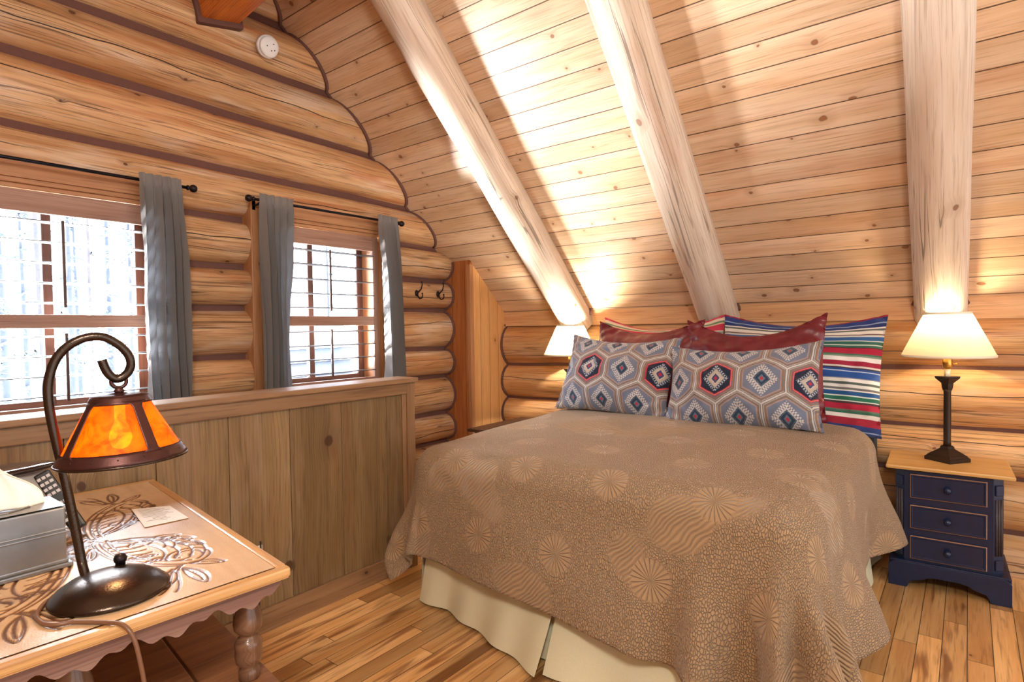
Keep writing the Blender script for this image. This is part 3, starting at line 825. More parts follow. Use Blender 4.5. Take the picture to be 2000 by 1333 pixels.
MB().box((0.006, 0.0, -0.005), (0.035, 0.03, 0.035), 'z', 0.005).build('plug', M['cord'], wo)
pc = tag(empty('power_cord', (XH + 0.03, 1.30, 0.0)), 'thin black power cord hanging down the half wall behind the carved table', 'cord')
MB().tube([(-0.005, 0.02, 0.42), (0.0, 0.018, 0.30), (0.004, 0.01, 0.2), (0.006, -0.01, 0.10), (0.01, -0.05, 0.03), (0.02, -0.12, 0.006), (0.0, -0.3, 0.005)], 0.004, 8).build('cable', M['darkplastic'], pc)

# ------------------------------------------------------------------ bed
BX0, BX1, BY0, BY1 = -2.12, -0.43, 1.99, 3.93       # mattress footprint (foot at BY0)
bcx = (BX0 + BX1) / 2
bed = tag(empty('bed', (bcx, (BY0 + BY1) / 2, 0)), 'queen bed with a dark headboard and cream pleated bedskirt', 'bed')
BL = bed.location
def B(p): return (p[0] - BL[0], p[1] - BL[1], p[2])
MB().box(B((BX0 + .01, BY0 + .02, 0.16)), B((BX1 - .01, BY1 - .06, 0.42)), 'y', 0.03).build('box_spring', M['sheet'], bed)
MB().box(B((BX0, BY0 + .01, 0.42)), B((BX1, BY1 - .06, 0.76)), 'y', 0.09).build('mattress', M['sheet'], bed)
mb = MB()
mb.box(B((BX0 - 0.02, 3.885, 0.25)), B((BX1 + 0.02, 3.925, 1.155)), 'x', 0.012)
mb.build('headboard', M['headboard'], bed)
for x in (BX0 + 0.01, BX1 - 0.01):
    MB().box(B((x - 0.03, 3.885, 0.0)), B((x + 0.03, 3.925, 0.26)), 'z', 0.008).build('leg', M['headboard'], bed)
for x in (BX0 + 0.12, BX1 - 0.12):
    MB().box(B((x - 0.03, BY0 + 0.15, 0.0)), B((x + 0.03, BY0 + 0.21, 0.17)), 'z', 0.008).build('leg', M['headboard'], bed)
# bedskirt: foot panels flare towards a centre split; corner gaps
def skirt_strip(fn, n, z0=0.012, z1=0.40):
    """fn(q)-> (x,y at the floor, x,y at the top)"""
    mb = MB()
    def P(i, j):
        q = i / (n - 1); h = j / 13
        bx_, by_, tx, ty = fn(q)
        k = (1 - h) ** 1.3
        return B((tx + (bx_ - tx) * k, ty + (by_ - ty) * k, z0 + (z1 - z0) * h))
    mb.grid(P, n, 14, lambda i, j: (j * 0.03, i * 0.02))
    return mb
def foot_left(q):
    x = -2.125 + 0.825 * q
    fl = 0.045 + 0.17 * max(0, (q - 0.22) / 0.78) ** 1.1 + 0.010 * math.sin(q * 21)
    return (x, BY0 - fl, -2.08 + 0.78 * q, BY0 - 0.01)
def foot_right(q):
    x = -1.285 + 0.87 * q
    fl = 0.19 - 0.17 * q + 0.012 * math.sin(q * 17)
    return (x, BY0 - fl, -1.295 + 0.86 * q, BY0 - 0.01)
def side_l(q): return (BX0 - 0.01 - 0.012 * math.sin(q * 23), BY0 - 0.03 + (BY1 - 0.1 - BY0) * q, BX0 - 0.005, BY0 - 0.01 + (BY1 - 0.1 - BY0) * q)
def side_r(q): return (BX1 + 0.035 + 0.016 * math.sin(q * 26), BY0 - 0.03 + (BY1 - 0.06 - BY0) * q, BX1 + 0.005, BY0 - 0.01 + (BY1 - 0.08 - BY0) * q)
for fn in (foot_left, foot_right, side_l, side_r):
    skirt_strip(fn, 60).build('bedskirt_panel', M['cream'], bed)
skirt_strip(lambda q: (-1.40 + 0.22 * q, BY0 - 0.10, -1.40 + 0.22 * q, BY0 + 0.005), 12).build('bedskirt_pleat', M['cream'], bed)

# quilt
QH = 3.40                                             # head end of the quilt
HW = (BX1 - BX0) / 2
LF = QH - BY0
def smooth(x): x = max(0.0, min(1.0, x)); return x * x * (3 - 2 * x)
def drape(a, b):
    """a: across (0 at centre), b: from the head end towards the foot -> point"""
    qa, qb = max(-HW + .06, min(HW - .06, a)), min(LF - .06, b)
    da, db = a - qa, b - qb
    d = math.hypot(da, db)
    crown = 0.030 * (1 - (qa / HW) ** 2) * (1 - 0.35 * (qb / LF) ** 2) + 0.010 * mnoise.noise(Vector((qa * 3, qb * 3, 2.0)))
    ztop = 0.765 + 0.045 * (1 - qb / LF) + crown
    if d < 1e-6: return Vector((bcx + qa, QH - qb, ztop))
    nx, ny = da / d, db / d
    th = math.atan2(db, abs(da))                      # 0 side .. pi/2 foot
    side = 1 if a > 0 else -1
    r = 0.13
    arc = r * PI / 2
    corner = math.sin(2 * th) if (abs(da) > 1e-6 and db > 1e-6) else 0.0
    # perimeter coordinate drives the hanging folds
    if db < 1e-6: s = qb
    elif abs(da) < 1e-6: s = LF + 0.5 + (HW - side * qa)
    else: s = LF + 0.5 * th / (PI / 2)
    if d < arc:
        h, v, rest = r * math.sin(d / r), r * (1 - math.cos(d / r)), 0.0
    else:
        rest = d - arc
        ramp = smooth(rest / 0.35)
        if db < 1e-6 and side > 0:
            fl = 0.13 + 0.16 * math.sin(s * 5.6 + 2.2) * ramp + 0.06 * math.sin(s * 13 + 1) * ramp
        elif db < 1e-6:
            fl = 0.08 + 0.06 * math.sin(s * 6.0) * ramp
        elif abs(da) < 1e-6:
            fl = 0.17 + 0.045 * math.sin(s * 5.2 + 0.6) * ramp + 0.02 * math.sin(s * 11) * ramp
            if side > 0: fl += 0.17 * smooth((qa - 0.25) / 0.4) * math.sin((qa - 0.25) * 24) * ramp
        else:
            fl = (0.20 if side > 0 else 0.13) + (0.10 * corner + (0.22 * math.sin(th * 9.5 + 0.4) if side > 0 else 0.15 * math.sin(th * 8 + 2.6)) * corner) * ramp
        fl = max(0.0, fl)
        h, v = r + rest * math.sin(fl), r + rest * math.cos(fl)
    z = ztop - v
    if z < 0.016:
        h += (0.016 - z) * 0.55
        z = 0.016 + 0.004 * math.sin(d * 40)
    return Vector((bcx + qa + nx * h, QH - qb - ny * h, z))
NA, NB = 230, 200
DL, DR = 0.50, 0.64
def quilt_pt(i, j):
    q = i / (NA - 1)
    a = -(HW - .06) - DL + (2 * (HW - .06) + DL + DR) * q
    b = (j / (NB - 1)) * ((LF - .06) + 0.56 + 0.17 * smooth(q))
    return a, b
QL = Vector((bcx, 2.4, 0))
mb = MB().grid(lambda i, j: drape(*quilt_pt(i, j)) - QL, NA, NB, lambda i, j: quilt_pt(i, j))
o = mb.build('quilt', M['quilt'])
o.location = QL
so = o.modifiers.new('Solidify', 'SOLIDIFY'); so.thickness = 0.012; so.offset = 1.0
tag(o, 'khaki quilted bedspread with sunburst stitching draped over the bed', 'bedspread')

# ------------------------------------------------------------------ pillows
def hexcol(x, y, R=0.113):
    """kilim medallion: nested hexagon outlines round a hooked diamond"""
    dx, dy = 2 * R, 2 * R * 0.8660254
    best = None
    r0 = round(y / dy)
    for rr in (r0 - 1, r0, r0 + 1):
        off = (rr % 2) * R
        cc = round((x - off) / dx)
        for c in (cc - 1, cc, cc + 1):
            px, py = x - (c * dx + off), y - rr * dy
            h = max(abs(px), abs(px) * 0.5 + abs(py) * 0.8660254) / R
            if best is None or h < best[0]: best = (h, px, py, rr, c)
    h, px, py, rr, c = best
    red = (rr % 2 == 0) and (c % 2 == 0)
    G, T, Wt, Bl, Nv, Rd, Or = (104, 110, 124), (146, 122, 98), (204, 198, 190), (112, 122, 144), (26, 34, 58), (186, 48, 62), (160, 116, 78)
    if h > 0.966: return Wt
    if h > 0.93: return G
    if h > 0.912: return Wt
    if h > 0.872: return T
    if h > 0.835: return G
    if h > 0.805: return Or
    if h > 0.775 and not red: return (150, 152, 160)
    if h > 0.76 and red: return G
    if red:
        if h > 0.725: return Rd
        if h > 0.705: return (226, 150, 140)
        if h > 0.665: return Rd
    elif h > 0.75: return (160, 132, 128)
    ax, ay = abs(px) / 0.077, abs(py) / 0.092
    m = ax + ay
    hook = math.sin((abs(px) - abs(py)) * 330) * math.sin(m * 15) 
    if red:
        if m < 0.13: return Rd
        if m < 0.30: return (66, 70, 110)
        if m < 0.36: return Wt
        if m < 0.58: return (184, 172, 158)
        if m < 0.86 and hook > 0.05: return (176, 186, 202)
        return Nv
    if m < 0.12: return Rd
    if m < 0.22: return (96, 118, 136)
    if m < 0.52:
        return (44, 60, 84) if (m < 0.42 or m > 0.47) else (88, 110, 130)
    if m < 0.60: return (190, 188, 190)
    if m < 1.0 and hook > 0.0: return (206, 200, 194)
    return Bl
ST_R = [(.030, (44, 62, 122)), (.006, (150, 170, 200)), (.022, (40, 56, 110)), (.008, (230, 226, 220)), (.012, (96, 104, 96)), (.022, (232, 228, 220)), (.008, (120, 96, 90)), (.010, (214, 214, 214)),
        (.024, (52, 98, 156)), (.006, (226, 228, 226)), (.018, (48, 104, 92)), (.006, (200, 214, 204)), (.012, (60, 110, 96)), (.006, (90, 40, 50)), (.034, (176, 34, 66)), (.008, (70, 116, 96)), (.010, (126, 150, 130)),
        (.026, (236, 232, 230)), (.028, (158, 36, 64)), (.010, (214, 208, 204)), (.006, (60, 50, 60)), (.012, (40, 76, 146)), (.005, (190, 206, 226)), (.034, (38, 82, 156)), (.006, (120, 130, 150)),
        (.018, (232, 230, 226)), (.014, (84, 96, 92)), (.016, (224, 224, 220)), (.012, (110, 110, 112)), (.008, (230, 226, 222)), (.022, (34, 84, 142)), (.006, (214, 226, 220)), (.020, (40, 110, 88)), (.006, (212, 222, 214)),
        (.012, (70, 50, 56)), (.032, (164, 30, 58)), (.008, (88, 110, 96)), (.014, (54, 104, 84)), (.022, (226, 220, 214)), (.04, (158, 34, 56))]
ST_L = [(.016, (206, 70, 90)), (.022, (226, 206, 182)), (.014, (110, 136, 102)), (.008, (216, 190, 160)), (.044, (196, 54, 78)), (.008, (224, 208, 196)), (.010, (120, 140, 130)), (.010, (230, 216, 204)), (.006, (140, 90, 70)), (.014, (226, 206, 190)),
        (.02, (96, 128, 108)), (.05, (186, 50, 72))]
def stripecol(lst):
    tot = sum(a for a, _ in lst)
    def f(x, y):
        d = (0.33 - y) % tot
        for a, c in lst:
            if d < a: return c
            d -= a
        return lst[-1][1]
    return f
def pillow(name, loc, w, h, T, yaw, lean, mat, colfn=None, res=0.0045, resx=None, sag=0.0, ear=0.05, label='', cat='pillow', group=None, roll=0.0, flange=0.0, seed=0, crease=0.004, side_curve=0.0):
    """loc = middle of the bottom edge; stands up leaning back by lean"""
    nu, nv = int(w / (resx or res)) + 1, int(h / res) + 1
    rt = Matrix.Rotation(yaw, 3, 'Z') @ Matrix.Rotation(-lean, 3, 'X') @ Matrix.Rotation(roll, 3, 'Y')
    mb = MB(); mb.col = []
    def shape(s, t_, side):
        x = s * w / 2 * (1 - ear * (1 - t_ * t_) * abs(s) ** 3)
        y = t_ * h / 2 * (1 - ear * 1.2 * (1 - s * s) * abs(t_) ** 3)
        fs = max(0.0, 1 - abs(s) ** 2.2); ft = max(0.0, 1 - abs(t_) ** 2.2)
        z = T / 2 * (fs * ft) ** 0.7
        z += crease * (1.6 * mnoise.noise(Vector((s * 3 + seed, t_ * 3, side * 2.0))) + 0.9 * mnoise.noise(Vector((s * 7 + seed, t_ * 6 + 3, side)))) * min(1, 8 * fs * ft)
        z -= crease * 1.5 * max(0.0, abs(s) + abs(t_) - 1.25) * math.sin((s * t_) * 26 + seed)
        z *= (1.15 - 0.15 * t_) * (1 - 0.25 * max(0, t_))
        if t_ > 0: y -= sag * (1 - s * s) ** 1.2 * t_ ** 2
        bend = side_curve * (s * s) * h
        p = Vector((x, -side * z + bend, y + h / 2))
        return rt @ p
    # the outer border ring of the two grids shares its rim
    for side in (1, -1):
        base = len(mb.v)
        vs, uv = [], []
        for j in range(nv):
            for i in range(nu):
                s, t_ = -1 + 2 * i / (nu - 1), -1 + 2 * j / (nv - 1)
                vs.append(shape(s, t_, side)); uv.append((s * w / 2, t_ * h / 2))
                c = colfn(s * w / 2, t_ * h / 2) if colfn else (128, 128, 128)
                mb.col.append(lin(*c))
        fs = []
        for j in range(nv - 1):
            for i in range(nu - 1):
                q = [j * nu + i, j * nu + i + 1, (j + 1) * nu + i + 1, (j + 1) * nu + i]
                fs.append(q if side > 0 else q[::-1])
        mb.add(vs, fs, uv, 0, True)
    o = mb.build(name, mat)
    o.location = loc
    return tag(o, label, cat, group)
kil = lambda ox, oy: (lambda x, y: hexcol(x + ox, y + oy))
pillow('kilim_pillow', (-1.725, 3.125, 0.808), 0.77, 0.52, 0.25, math.radians(-2), math.radians(24), M['kilim'], kil(0.115, 0.0), res=0.0024, sag=0.03, ear=0.07,
       label='hexagon patterned kilim pillow on the left, next to the half hidden lamp', group='kilim pillows at the front', seed=1, roll=math.radians(1.5), crease=0.008)
pillow('kilim_pillow', (-0.942, 3.09, 0.800), 0.80, 0.485, 0.25, math.radians(2), math.radians(25), M['kilim'], kil(0.09, 0.01), res=0.0024, sag=0.03, ear=0.07,
       label='hexagon patterned kilim pillow on the right, in front of the blue striped pillow', group='kilim pillows at the front', seed=5, roll=math.radians(-3), crease=0.009)
pillow('leather_pillow', (-1.67, 3.42, 0.785), 0.76, 0.62, 0.18, math.radians(-3), math.radians(17), M['leather'], None, res=0.012, sag=0.07, ear=0.06,
       label='oxblood leather pillow between the left kilim pillow and the red striped pillow', group='leather pillows', seed=9, crease=0.011)
pillow('leather_pillow', (-0.97, 3.40, 0.785), 0.78, 0.63, 0.18, math.radians(2), math.radians(17), M['leather'], None, res=0.012, sag=0.10, ear=0.06,
       label='oxblood leather pillow behind the right kilim pillow, its corner pointing up', group='leather pillows', seed=14, crease=0.012, roll=math.radians(-2))
pillow('striped_pillow', (-1.665, 3.65, 0.765), 0.88, 0.66, 0.16, math.radians(-1), math.radians(13), M['stripe'], stripecol(ST_L), res=0.0017, resx=0.015, sag=0.085, ear=0.04,
       label='red and cream striped pillow against the headboard, nearest the half hidden lamp', group='striped pillows against the headboard', seed=21, crease=0.008)
pillow('striped_pillow', (-0.80, 3.62, 0.735), 0.88, 0.68, 0.19, math.radians(1), math.radians(14), M['stripe'], stripecol(ST_R), res=0.0017, resx=0.015, sag=0.05, ear=0.05,
       label='blue and green striped pillow against the headboard, beside the navy nightstand', group='striped pillows against the headboard', seed=27, crease=0.012, roll=math.radians(1.5))

# ------------------------------------------------------------------ nightstand (right)
nx_, ny_ = -0.085, 3.745
ns = tag(empty('nightstand', (nx_, ny_, 0), math.radians(2.0)), 'worn navy blue three drawer nightstand with a pale wooden top', 'nightstand')
HWB, D0, D1 = 0.215, -0.185, 0.185
ch = 0.038
body = [(-HWB, D1), (-HWB, D0 + ch), (-HWB + ch, D0), (HWB - ch, D0), (HWB, D0 + ch), (HWB, D1)]
MB().prism(body, 2, 0.105, 0.597, 'z', 0, 0.002).build('body', M['navy'], ns)
MB().box((-0.255, -0.215, 0.597), (0.255, 0.195, 0.617), 'x', 0.007).build('top', M['nstop'], ns)
# base with bracket feet cut in an ogee
pf = [(-0.243, 0.0), (-0.243, 0.105), (-0.22, 0.128), (0.22, 0.128), (0.243, 0.105), (0.243, 0.0), (0.165, 0.0), (0.158, 0.018), (0.15, 0.035), (0.125, 0.042), (0.10, 0.05), (0.08, 0.062), (0.05, 0.068), (-0.05, 0.068), (-0.08, 0.062), (-0.10, 0.05), (-0.125, 0.042), (-0.15, 0.035), (-0.158, 0.018), (-0.165, 0.0)]
MB().prism(pf, 1, -0.212, -0.19, 'x', 0, 0.002).build('base_bracket', M['navy'], ns)
for sx_ in (-1, 1):
    mb = MB()
    mb.prism([(-0.19, 0.0), (-0.19, 0.125), (0.185, 0.125), (0.185, 0.0), (0.10, 0.0), (0.06, 0.06), (-0.08, 0.06), (-0.12, 0.0)], 0, sx_ * 0.243 - (0.02 if sx_ > 0 else 0), sx_ * 0.243 + (0.02 if sx_ < 0 else 0), 'y', 0, 0.002)
    mb.build('side_bracket', M['navy'], ns)
MB().box((-0.236, -0.207, 0.122), (0.236, 0.185, 0.134), 'x', 0.004).build('base_molding', M['navy'], ns)
for z0, z1 in ((0.455, 0.575), (0.30, 0.418), (0.145, 0.262)):
    d = MB()
    x0, x1 = -0.152, 0.152
    yb = D0 - 0.001
    # raised front: sloped worn rim and a flat field
    def ring(i0, yv): return [(x0 + i0, yv, z0 + i0), (x1 - i0, yv, z0 + i0), (x1 - i0, yv, z1 - i0), (x0 + i0, yv, z1 - i0)]
    R = ring(0, yb) + ring(0, yb - 0.009) + ring(0.0035, yb - 0.012) + ring(0.010, yb - 0.012) + ring(0.013, yb - 0.009)
    for k in range(4):
        fs = [[k * 4 + i, k * 4 + (i + 1) % 4, (k + 1) * 4 + (i + 1) % 4, (k + 1) * 4 + i] for i in range(4)]
        d.add(R, fs, None, 1 if k == 1 else 0)
    d.add(R, [[16, 17, 18, 19]], None, 0)
    dr = d.build('drawer', [M['navy'], M['worn']], ns)
    MB().lathe([(0.007, 0.0), (0.006, 0.010), (0.010, 0.014), (0.0155, 0.020), (0.0155, 0.026), (0.010, 0.032), (0.0, 0.034)], (0.0, yb - 0.009, (z0 + z1) / 2), 20, axis=Matrix.Rotation(PI / 2, 3, 'X')).build('knob', M['navy'], dr)
for sx_ in (-1, 1):
    cxp, cyp = sx_ * (HWB - ch / 2), D0 + ch / 2
    fl = MB()
    rot = Matrix.Translation((cxp, cyp, 0)) @ Matrix.Rotation(sx_ * PI / 4, 4, 'Z')
    for k in range(3):
        xx = -0.014 + 0.014 * k
        bm = bmesh.new(); bmesh.ops.create_cone(bm, cap_ends=True, segments=10, radius1=0.0055, radius2=0.0055, depth=0.27)
        fl.from_bm(bm, 'z', 0, rot @ Matrix.Translation((xx, -0.001, 0.355)), True)
    for zc, hh_ in ((0.535, 0.05), (0.175, 0.05)):
        bm = bmesh.new(); bmesh.ops.create_cube(bm, size=1.0)
        for v in bm.verts: v.co = Vector((v.co.x * 0.044, v.co.y * 0.012, v.co.z * hh_))
        bmesh.ops.bevel(bm, geom=bm.edges[:], offset=0.003, segments=1, affect='EDGES')
        fl.from_bm(bm, 'z', 1, rot @ Matrix.Translation((0, -0.002, zc)))
    fl.build('fluted_pilaster', [M['wornnavy'], M['navy']], ns)

# bedside table (left, mostly behind the bed)
bt = tag(empty('bedside_table', (-2.595, 3.58, 0)), 'dark bedside table mostly hidden behind the left side of the bed', 'bedside table')
MB().box((-0.39, -0.33, 0.562), (0.375, 0.34, 0.585), 'x', 0.006).build('top', M['darktop'], bt)
MB().box((-0.35, -0.29, 0.44), (0.345, 0.31, 0.562), 'x', 0.004).build('apron', M['navy'], bt)
for sx_ in (-0.325, 0.32):
    for sy_ in (-0.265, 0.285):
        MB().prism([(sx_ - 0.02, sy_ - 0.02), (sx_ + 0.02, sy_ - 0.02), (sx_ + 0.02, sy_ + 0.02), (sx_ - 0.02, sy_ + 0.02)], 2, 0.0, 0.44, 'z', 0, 0.004).build('leg', M['navy'], bt)

# bedside lamps
def table_lamp(loc, label, power, col, rz):
    L = tag(empty('table_lamp', loc, rz), label, 'table lamp', 'bedside lamps with cream pleated shades')
    def sq(lst, mbx, rot=PI / 4):
        mbx.lathe([(r * 1.0, z) for r, z in lst], seg=4)
        return mbx
    mb = MB()
    rings = [(0.098, 0.0), (0.098, 0.018), (0.088, 0.024), (0.084, 0.03), (0.034, 0.062), (0.030, 0.066), (0.030, 0.074), (0.022, 0.08)]
    mb.lathe(rings, seg=4); mb.sm = [False] * len(mb.f)
    mb.build('base', M['lampblack'], L)
    mb = MB(); mb.lathe([(0.018, 0.076), (0.0165, 0.1), (0.0165, 0.36), (0.019, 0.372)], seg=20); mb.build('column', M['lampblack'], L)
    mb = MB(); mb.lathe([(0.020, 0.368), (0.024, 0.385), (0.026, 0.405), (0.050, 0.428), (0.054, 0.434), (0.054, 0.441), (0.010, 0.441)], seg=4); mb.sm = [False] * len(mb.f); mb.build('drip_cup', M['lampblack'], L)
    MB().lathe([(0.013, 0.441), (0.013, 0.478), (0, 0.478)], seg=18).build('candle_sleeve', M['candle'], L)
    so_ = MB().lathe([(0.012, 0.478), (0.02, 0.488), (0.021, 0.515), (0.018, 0.53), (0.016, 0.556), (0, 0.556)], seg=20).build('socket', M['brass'], L)
    MB().tube([(0.02, 0, 0.505), (0.036, 0, 0.505)], 0.003, 8).ball((0.038, 0, 0.505), 0.005).build('switch', M['brass'], so_)
    bz = 0.665
    MB().lathe([(0.012, 0.556), (0.014, 0.58), (0.028, 0.63), (0.032, bz - 0.01), (0.028, bz + 0.012), (0.014, bz + 0.028), (0, bz + 0.031)], seg=20).build('bulb', M['bulb'], L)
    # pleated shade
    seg = 144
    z0, z1, r0, r1 = 0.548, 0.768, 0.198, 0.098
    sm = MB()
    def P(i, j):
        q = j / 10; th = 2 * PI * i / seg
        r = r0 + (r1 - r0) * q
        r += 0.0042 * math.cos(th * 72) * (0.4 + 0.6 * r / r0)
        return (r * math.cos(th), r * math.sin(th), z0 + (z1 - z0) * q)
    sm.grid(P, seg, 11, lambda i, j: (j * 0.02, i * 0.01), 0, True)
    sh = sm.build('lamp_shade', M['shade'], L)
    for zz_, rr in ((z0, r0), (z1, r1)):
        tp_ = [(rr * math.cos(2 * PI * k / 48), rr * math.sin(2 * PI * k / 48)) for k in range(48)]
        m3 = MB()
        prof = [(rr - 0.003, zz_ - 0.006), (rr + 0.004, zz_ - 0.006), (rr + 0.004, zz_ + 0.006), (rr - 0.003, zz_ + 0.006), (rr - 0.003, zz_ - 0.006)]
        m3.lathe(prof, seg=72, cap=False).build('shade_trim', M['candle'], sh)
    m4 = MB()
    m4.tube([(0.0, 0, bz + 0.05), (0.094, 0, z1 - 0.008)], 0.002, 6).tube([(0.0, 0, bz + 0.05), (-0.047, 0.081, z1 - 0.008)], 0.002, 6).tube([(0.0, 0, bz + 0.05), (-0.047, -0.081, z1 - 0.008)], 0.002, 6)
    hp = [(0.0, 0.040 * math.sin(PI * k / 16) if False else 0.042 * math.sin(2 * PI * k / 24), bz - 0.03 - 0.08 * math.cos(2 * PI * k / 24)) for k in range(25)]
    m4.tube(hp, 0.002, 6, False)
    m4.build('harp', M['brass'], sh)
    li = bpy.data.lights.new('bulb_light', 'POINT'); li.energy = power; li.color = col; li.shadow_soft_size = 0.022
    lo = bpy.data.objects.new('bulb_light', li); COL.objects.link(lo); lo.parent = L; lo.location = (0, 0, bz + 0.045)
    return L
table_lamp((-0.085, 3.775, 0.617), 'lit bedside lamp with a cream pleated shade standing on the navy nightstand', 7, (1, 0.76, 0.46), math.radians(8))
table_lamp((-2.365, 3.74, 0.585), 'lit bedside lamp half hidden behind the left kilim pillow', 32, (1, 0.90, 0.74), math.radians(20))

# ------------------------------------------------------------------ carved table in the foreground
TZ = 0.79
TA = Vector((-1.261, 0.75, 0))
TU = Vector((-1.198, 0.151, 0)).normalized(); TV = Vector((-0.03, -0.521, 0)).normalized()
TUL, TVL = 1.205, 0.66
ct = tag(empty('carved_table', tuple(TA), 0), 'wooden side table with a carved scrollwork top, scalloped apron and turned legs', 'table')
def T(u, v, z=0.0): p = TU * u + TV * v; return (p.x, p.y, z)
def tbox(mb, u0, u1, v0, v1, z0, z1, bevel=0.003, grain='v', mi=0):
    bm = bmesh.new(); bmesh.ops.create_cube(bm, size=1.0)
    for v in bm.verts:
        v.co = Vector((u0 + (v.co.x + .5) * (u1 - u0), v0 + (v.co.y + .5) * (v1 - v0), z0 + (v.co.z + .5) * (z1 - z0)))
    if bevel: bmesh.ops.bevel(bm, geom=bm.edges[:], offset=bevel, segments=2, profile=.6, affect='EDGES')
    mt = Matrix(((TU.x, TV.x, 0, 0), (TU.y, TV.y, 0, 0), (0, 0, 1, 0), (0, 0, 0, 1)))
    mb.from_bm(bm, {'u': 'x', 'v': 'y', 'z': 'z'}[grain], mi, mt)
    bmx = mb
    return mb
# carved scrolls: distance to a set of curves drawn in table coordinates (u along, v across)
def spiral(cx, cy, r0, r1, a0, turns, n=40):
    return [(cx + (r0 + (r1 - r0) * k / n) * math.cos(a0 + turns * 2 * PI * k / n), cy + (r0 + (r1 - r0) * k / n) * math.sin(a0 + turns * 2 * PI * k / n)) for k in range(n + 1)]
def bez(p0, p1, p2, p3, n=16):
    r = []
    for k in range(n + 1):
        t_ = k / n; m_ = 1 - t_
        r.append((m_ ** 3 * p0[0] + 3 * m_ * m_ * t_ * p1[0] + 3 * m_ * t_ * t_ * p2[0] + t_ ** 3 * p3[0], m_ ** 3 * p0[1] + 3 * m_ * m_ * t_ * p1[1] + 3 * m_ * t_ * t_ * p2[1] + t_ ** 3 * p3[1]))
    return r
curves = []
def leaf(x, y, ang, L_, wd):
    def tr(p): return (x + p[0] * math.cos(ang) - p[1] * math.sin(ang), y + p[0] * math.sin(ang) + p[1] * math.cos(ang))
    curves.append([tr(p) for p in bez((0, 0), (L_ * .3, wd), (L_ * .7, wd * 1.1), (L_, wd * .1))])
    curves.append([tr(p) for p in bez((0, 0), (L_ * .35, -wd * .5), (L_ * .75, -wd * .4), (L_, wd * .1))])
    curves.append([tr(p) for p in bez((0, 0), (L_ * .3, wd * .3), (L_ * .6, wd * .4), (L_ * .85, wd * .1))])
cu0, cv0 = 0.58, 0.33
for su in (1, -1):
    for sv in (1, -1):
        def F(p): return (cu0 + su * p[0], cv0 + sv * p[1])
        big = bez((0.02, 0.03), (0.14, 0.02), (0.30, 0.06), (0.36, 0.15), 24)
        curves.append([F(p) for p in big]); curves.append([F((p[0], p[1] + 0.016)) for p in big]); curves.append([F((p[0] * .96, p[1] + 0.032)) for p in big])
        curves.append([F(p) for p in spiral(0.30, 0.175, 0.068, 0.012, 0.2, 1.25)])
        curves.append([F(p) for p in spiral(0.30, 0.175, 0.050, 0.012, 0.4, 0.8)])
        curves.append([F(p) for p in bez((0.03, 0.05), (0.06, 0.16), (0.16, 0.22), (0.22, 0.17), 20)])
        curves.append([F(p) for p in bez((0.045, 0.05), (0.075, 0.14), (0.15, 0.195), (0.20, 0.155), 20)])
        for (x, y, a, l, w_) in ((0.37, 0.13, -0.5, 0.12, 0.03), (0.38, 0.15, 0.1, 0.13, 0.026), (0.36, 0.17, 0.8, 0.09, 0.024), (0.10, 0.13, 1.2, 0.09, 0.03), (0.14, 0.17, 0.9, 0.08, 0.028), (0.19, 0.19, 0.6, 0.08, 0.025), (0.22, 0.06, 1.3, 0.07, 0.02), (0.28, 0.09, 1.6, 0.06, 0.02), (0.06, 0.02, -0.2, 0.10, 0.02)):
            sx0, sy0 = F((x, y))
            ang = math.atan2(sv * math.sin(a), su * math.cos(a))
            leaf(sx0, sy0, ang, l, w_ * su * sv)
        # second family: acanthus strokes inside the big scroll and parallel reeds
        for k in range(4):
            curves.append([F((p[0] * (1 - .05 * k), p[1] * (1 - .07 * k) - 0.012 * k)) for p in bez((0.05, 0.11), (0.12, 0.21), (0.26, 0.27), (0.33, 0.21), 18)])
        for k in range(5):
            a0 = (0.09 + 0.032 * k, 0.045 + 0.006 * k)
            curves.append([F(p) for p in bez(a0, (a0[0] + 0.012, a0[1] + 0.03), (a0[0] + 0.03, a0[1] + 0.045), (a0[0] + 0.022, a0[1] + 0.065), 8)])
        curves.append([F(p) for p in spiral(0.115, 0.115, 0.04, 0.008, 2.5, -1.1)])
        curves.append([F(p) for p in bez((0.36, 0.15), (0.40, 0.10), (0.46, 0.12), (0.50, 0.07), 14)])
        curves.append([F(p) for p in bez((0.36, 0.155), (0.41, 0.115), (0.46, 0.135), (0.51, 0.10), 14)])
for k in range(8):
    leaf(cu0, cv0, k * PI / 4 + 0.2, 0.055, 0.018)
cell = {}
CS = 0.012
for cvv in curves:
    for p, q in zip(cvv[:-1], cvv[1:]):
        d = math.hypot(q[0] - p[0], q[1] - p[1])
        n = max(1, int(d / 0.0025))
        for k in range(n):
            x, y = p[0] + (q[0] - p[0]) * k / n, p[1] + (q[1] - p[1]) * k / n
            cell.setdefault((int(x // CS), int(y // CS)), []).append((x, y))
def cdist(x, y):
    cx, cy = int(x // CS), int(y // CS)
    b = 1.0
    for i in (-1, 0, 1):
        for j in (-1, 0, 1):
            for (px, py) in cell.get((cx + i, cy + j), ()):
                d = (px - x) ** 2 + (py - y) ** 2
                if d < b: b = d
    return math.sqrt(b)
NU, NV = 400, 240
mb = MB(); mb.col = []
E0 = 0.028
tv, tuv = [], []
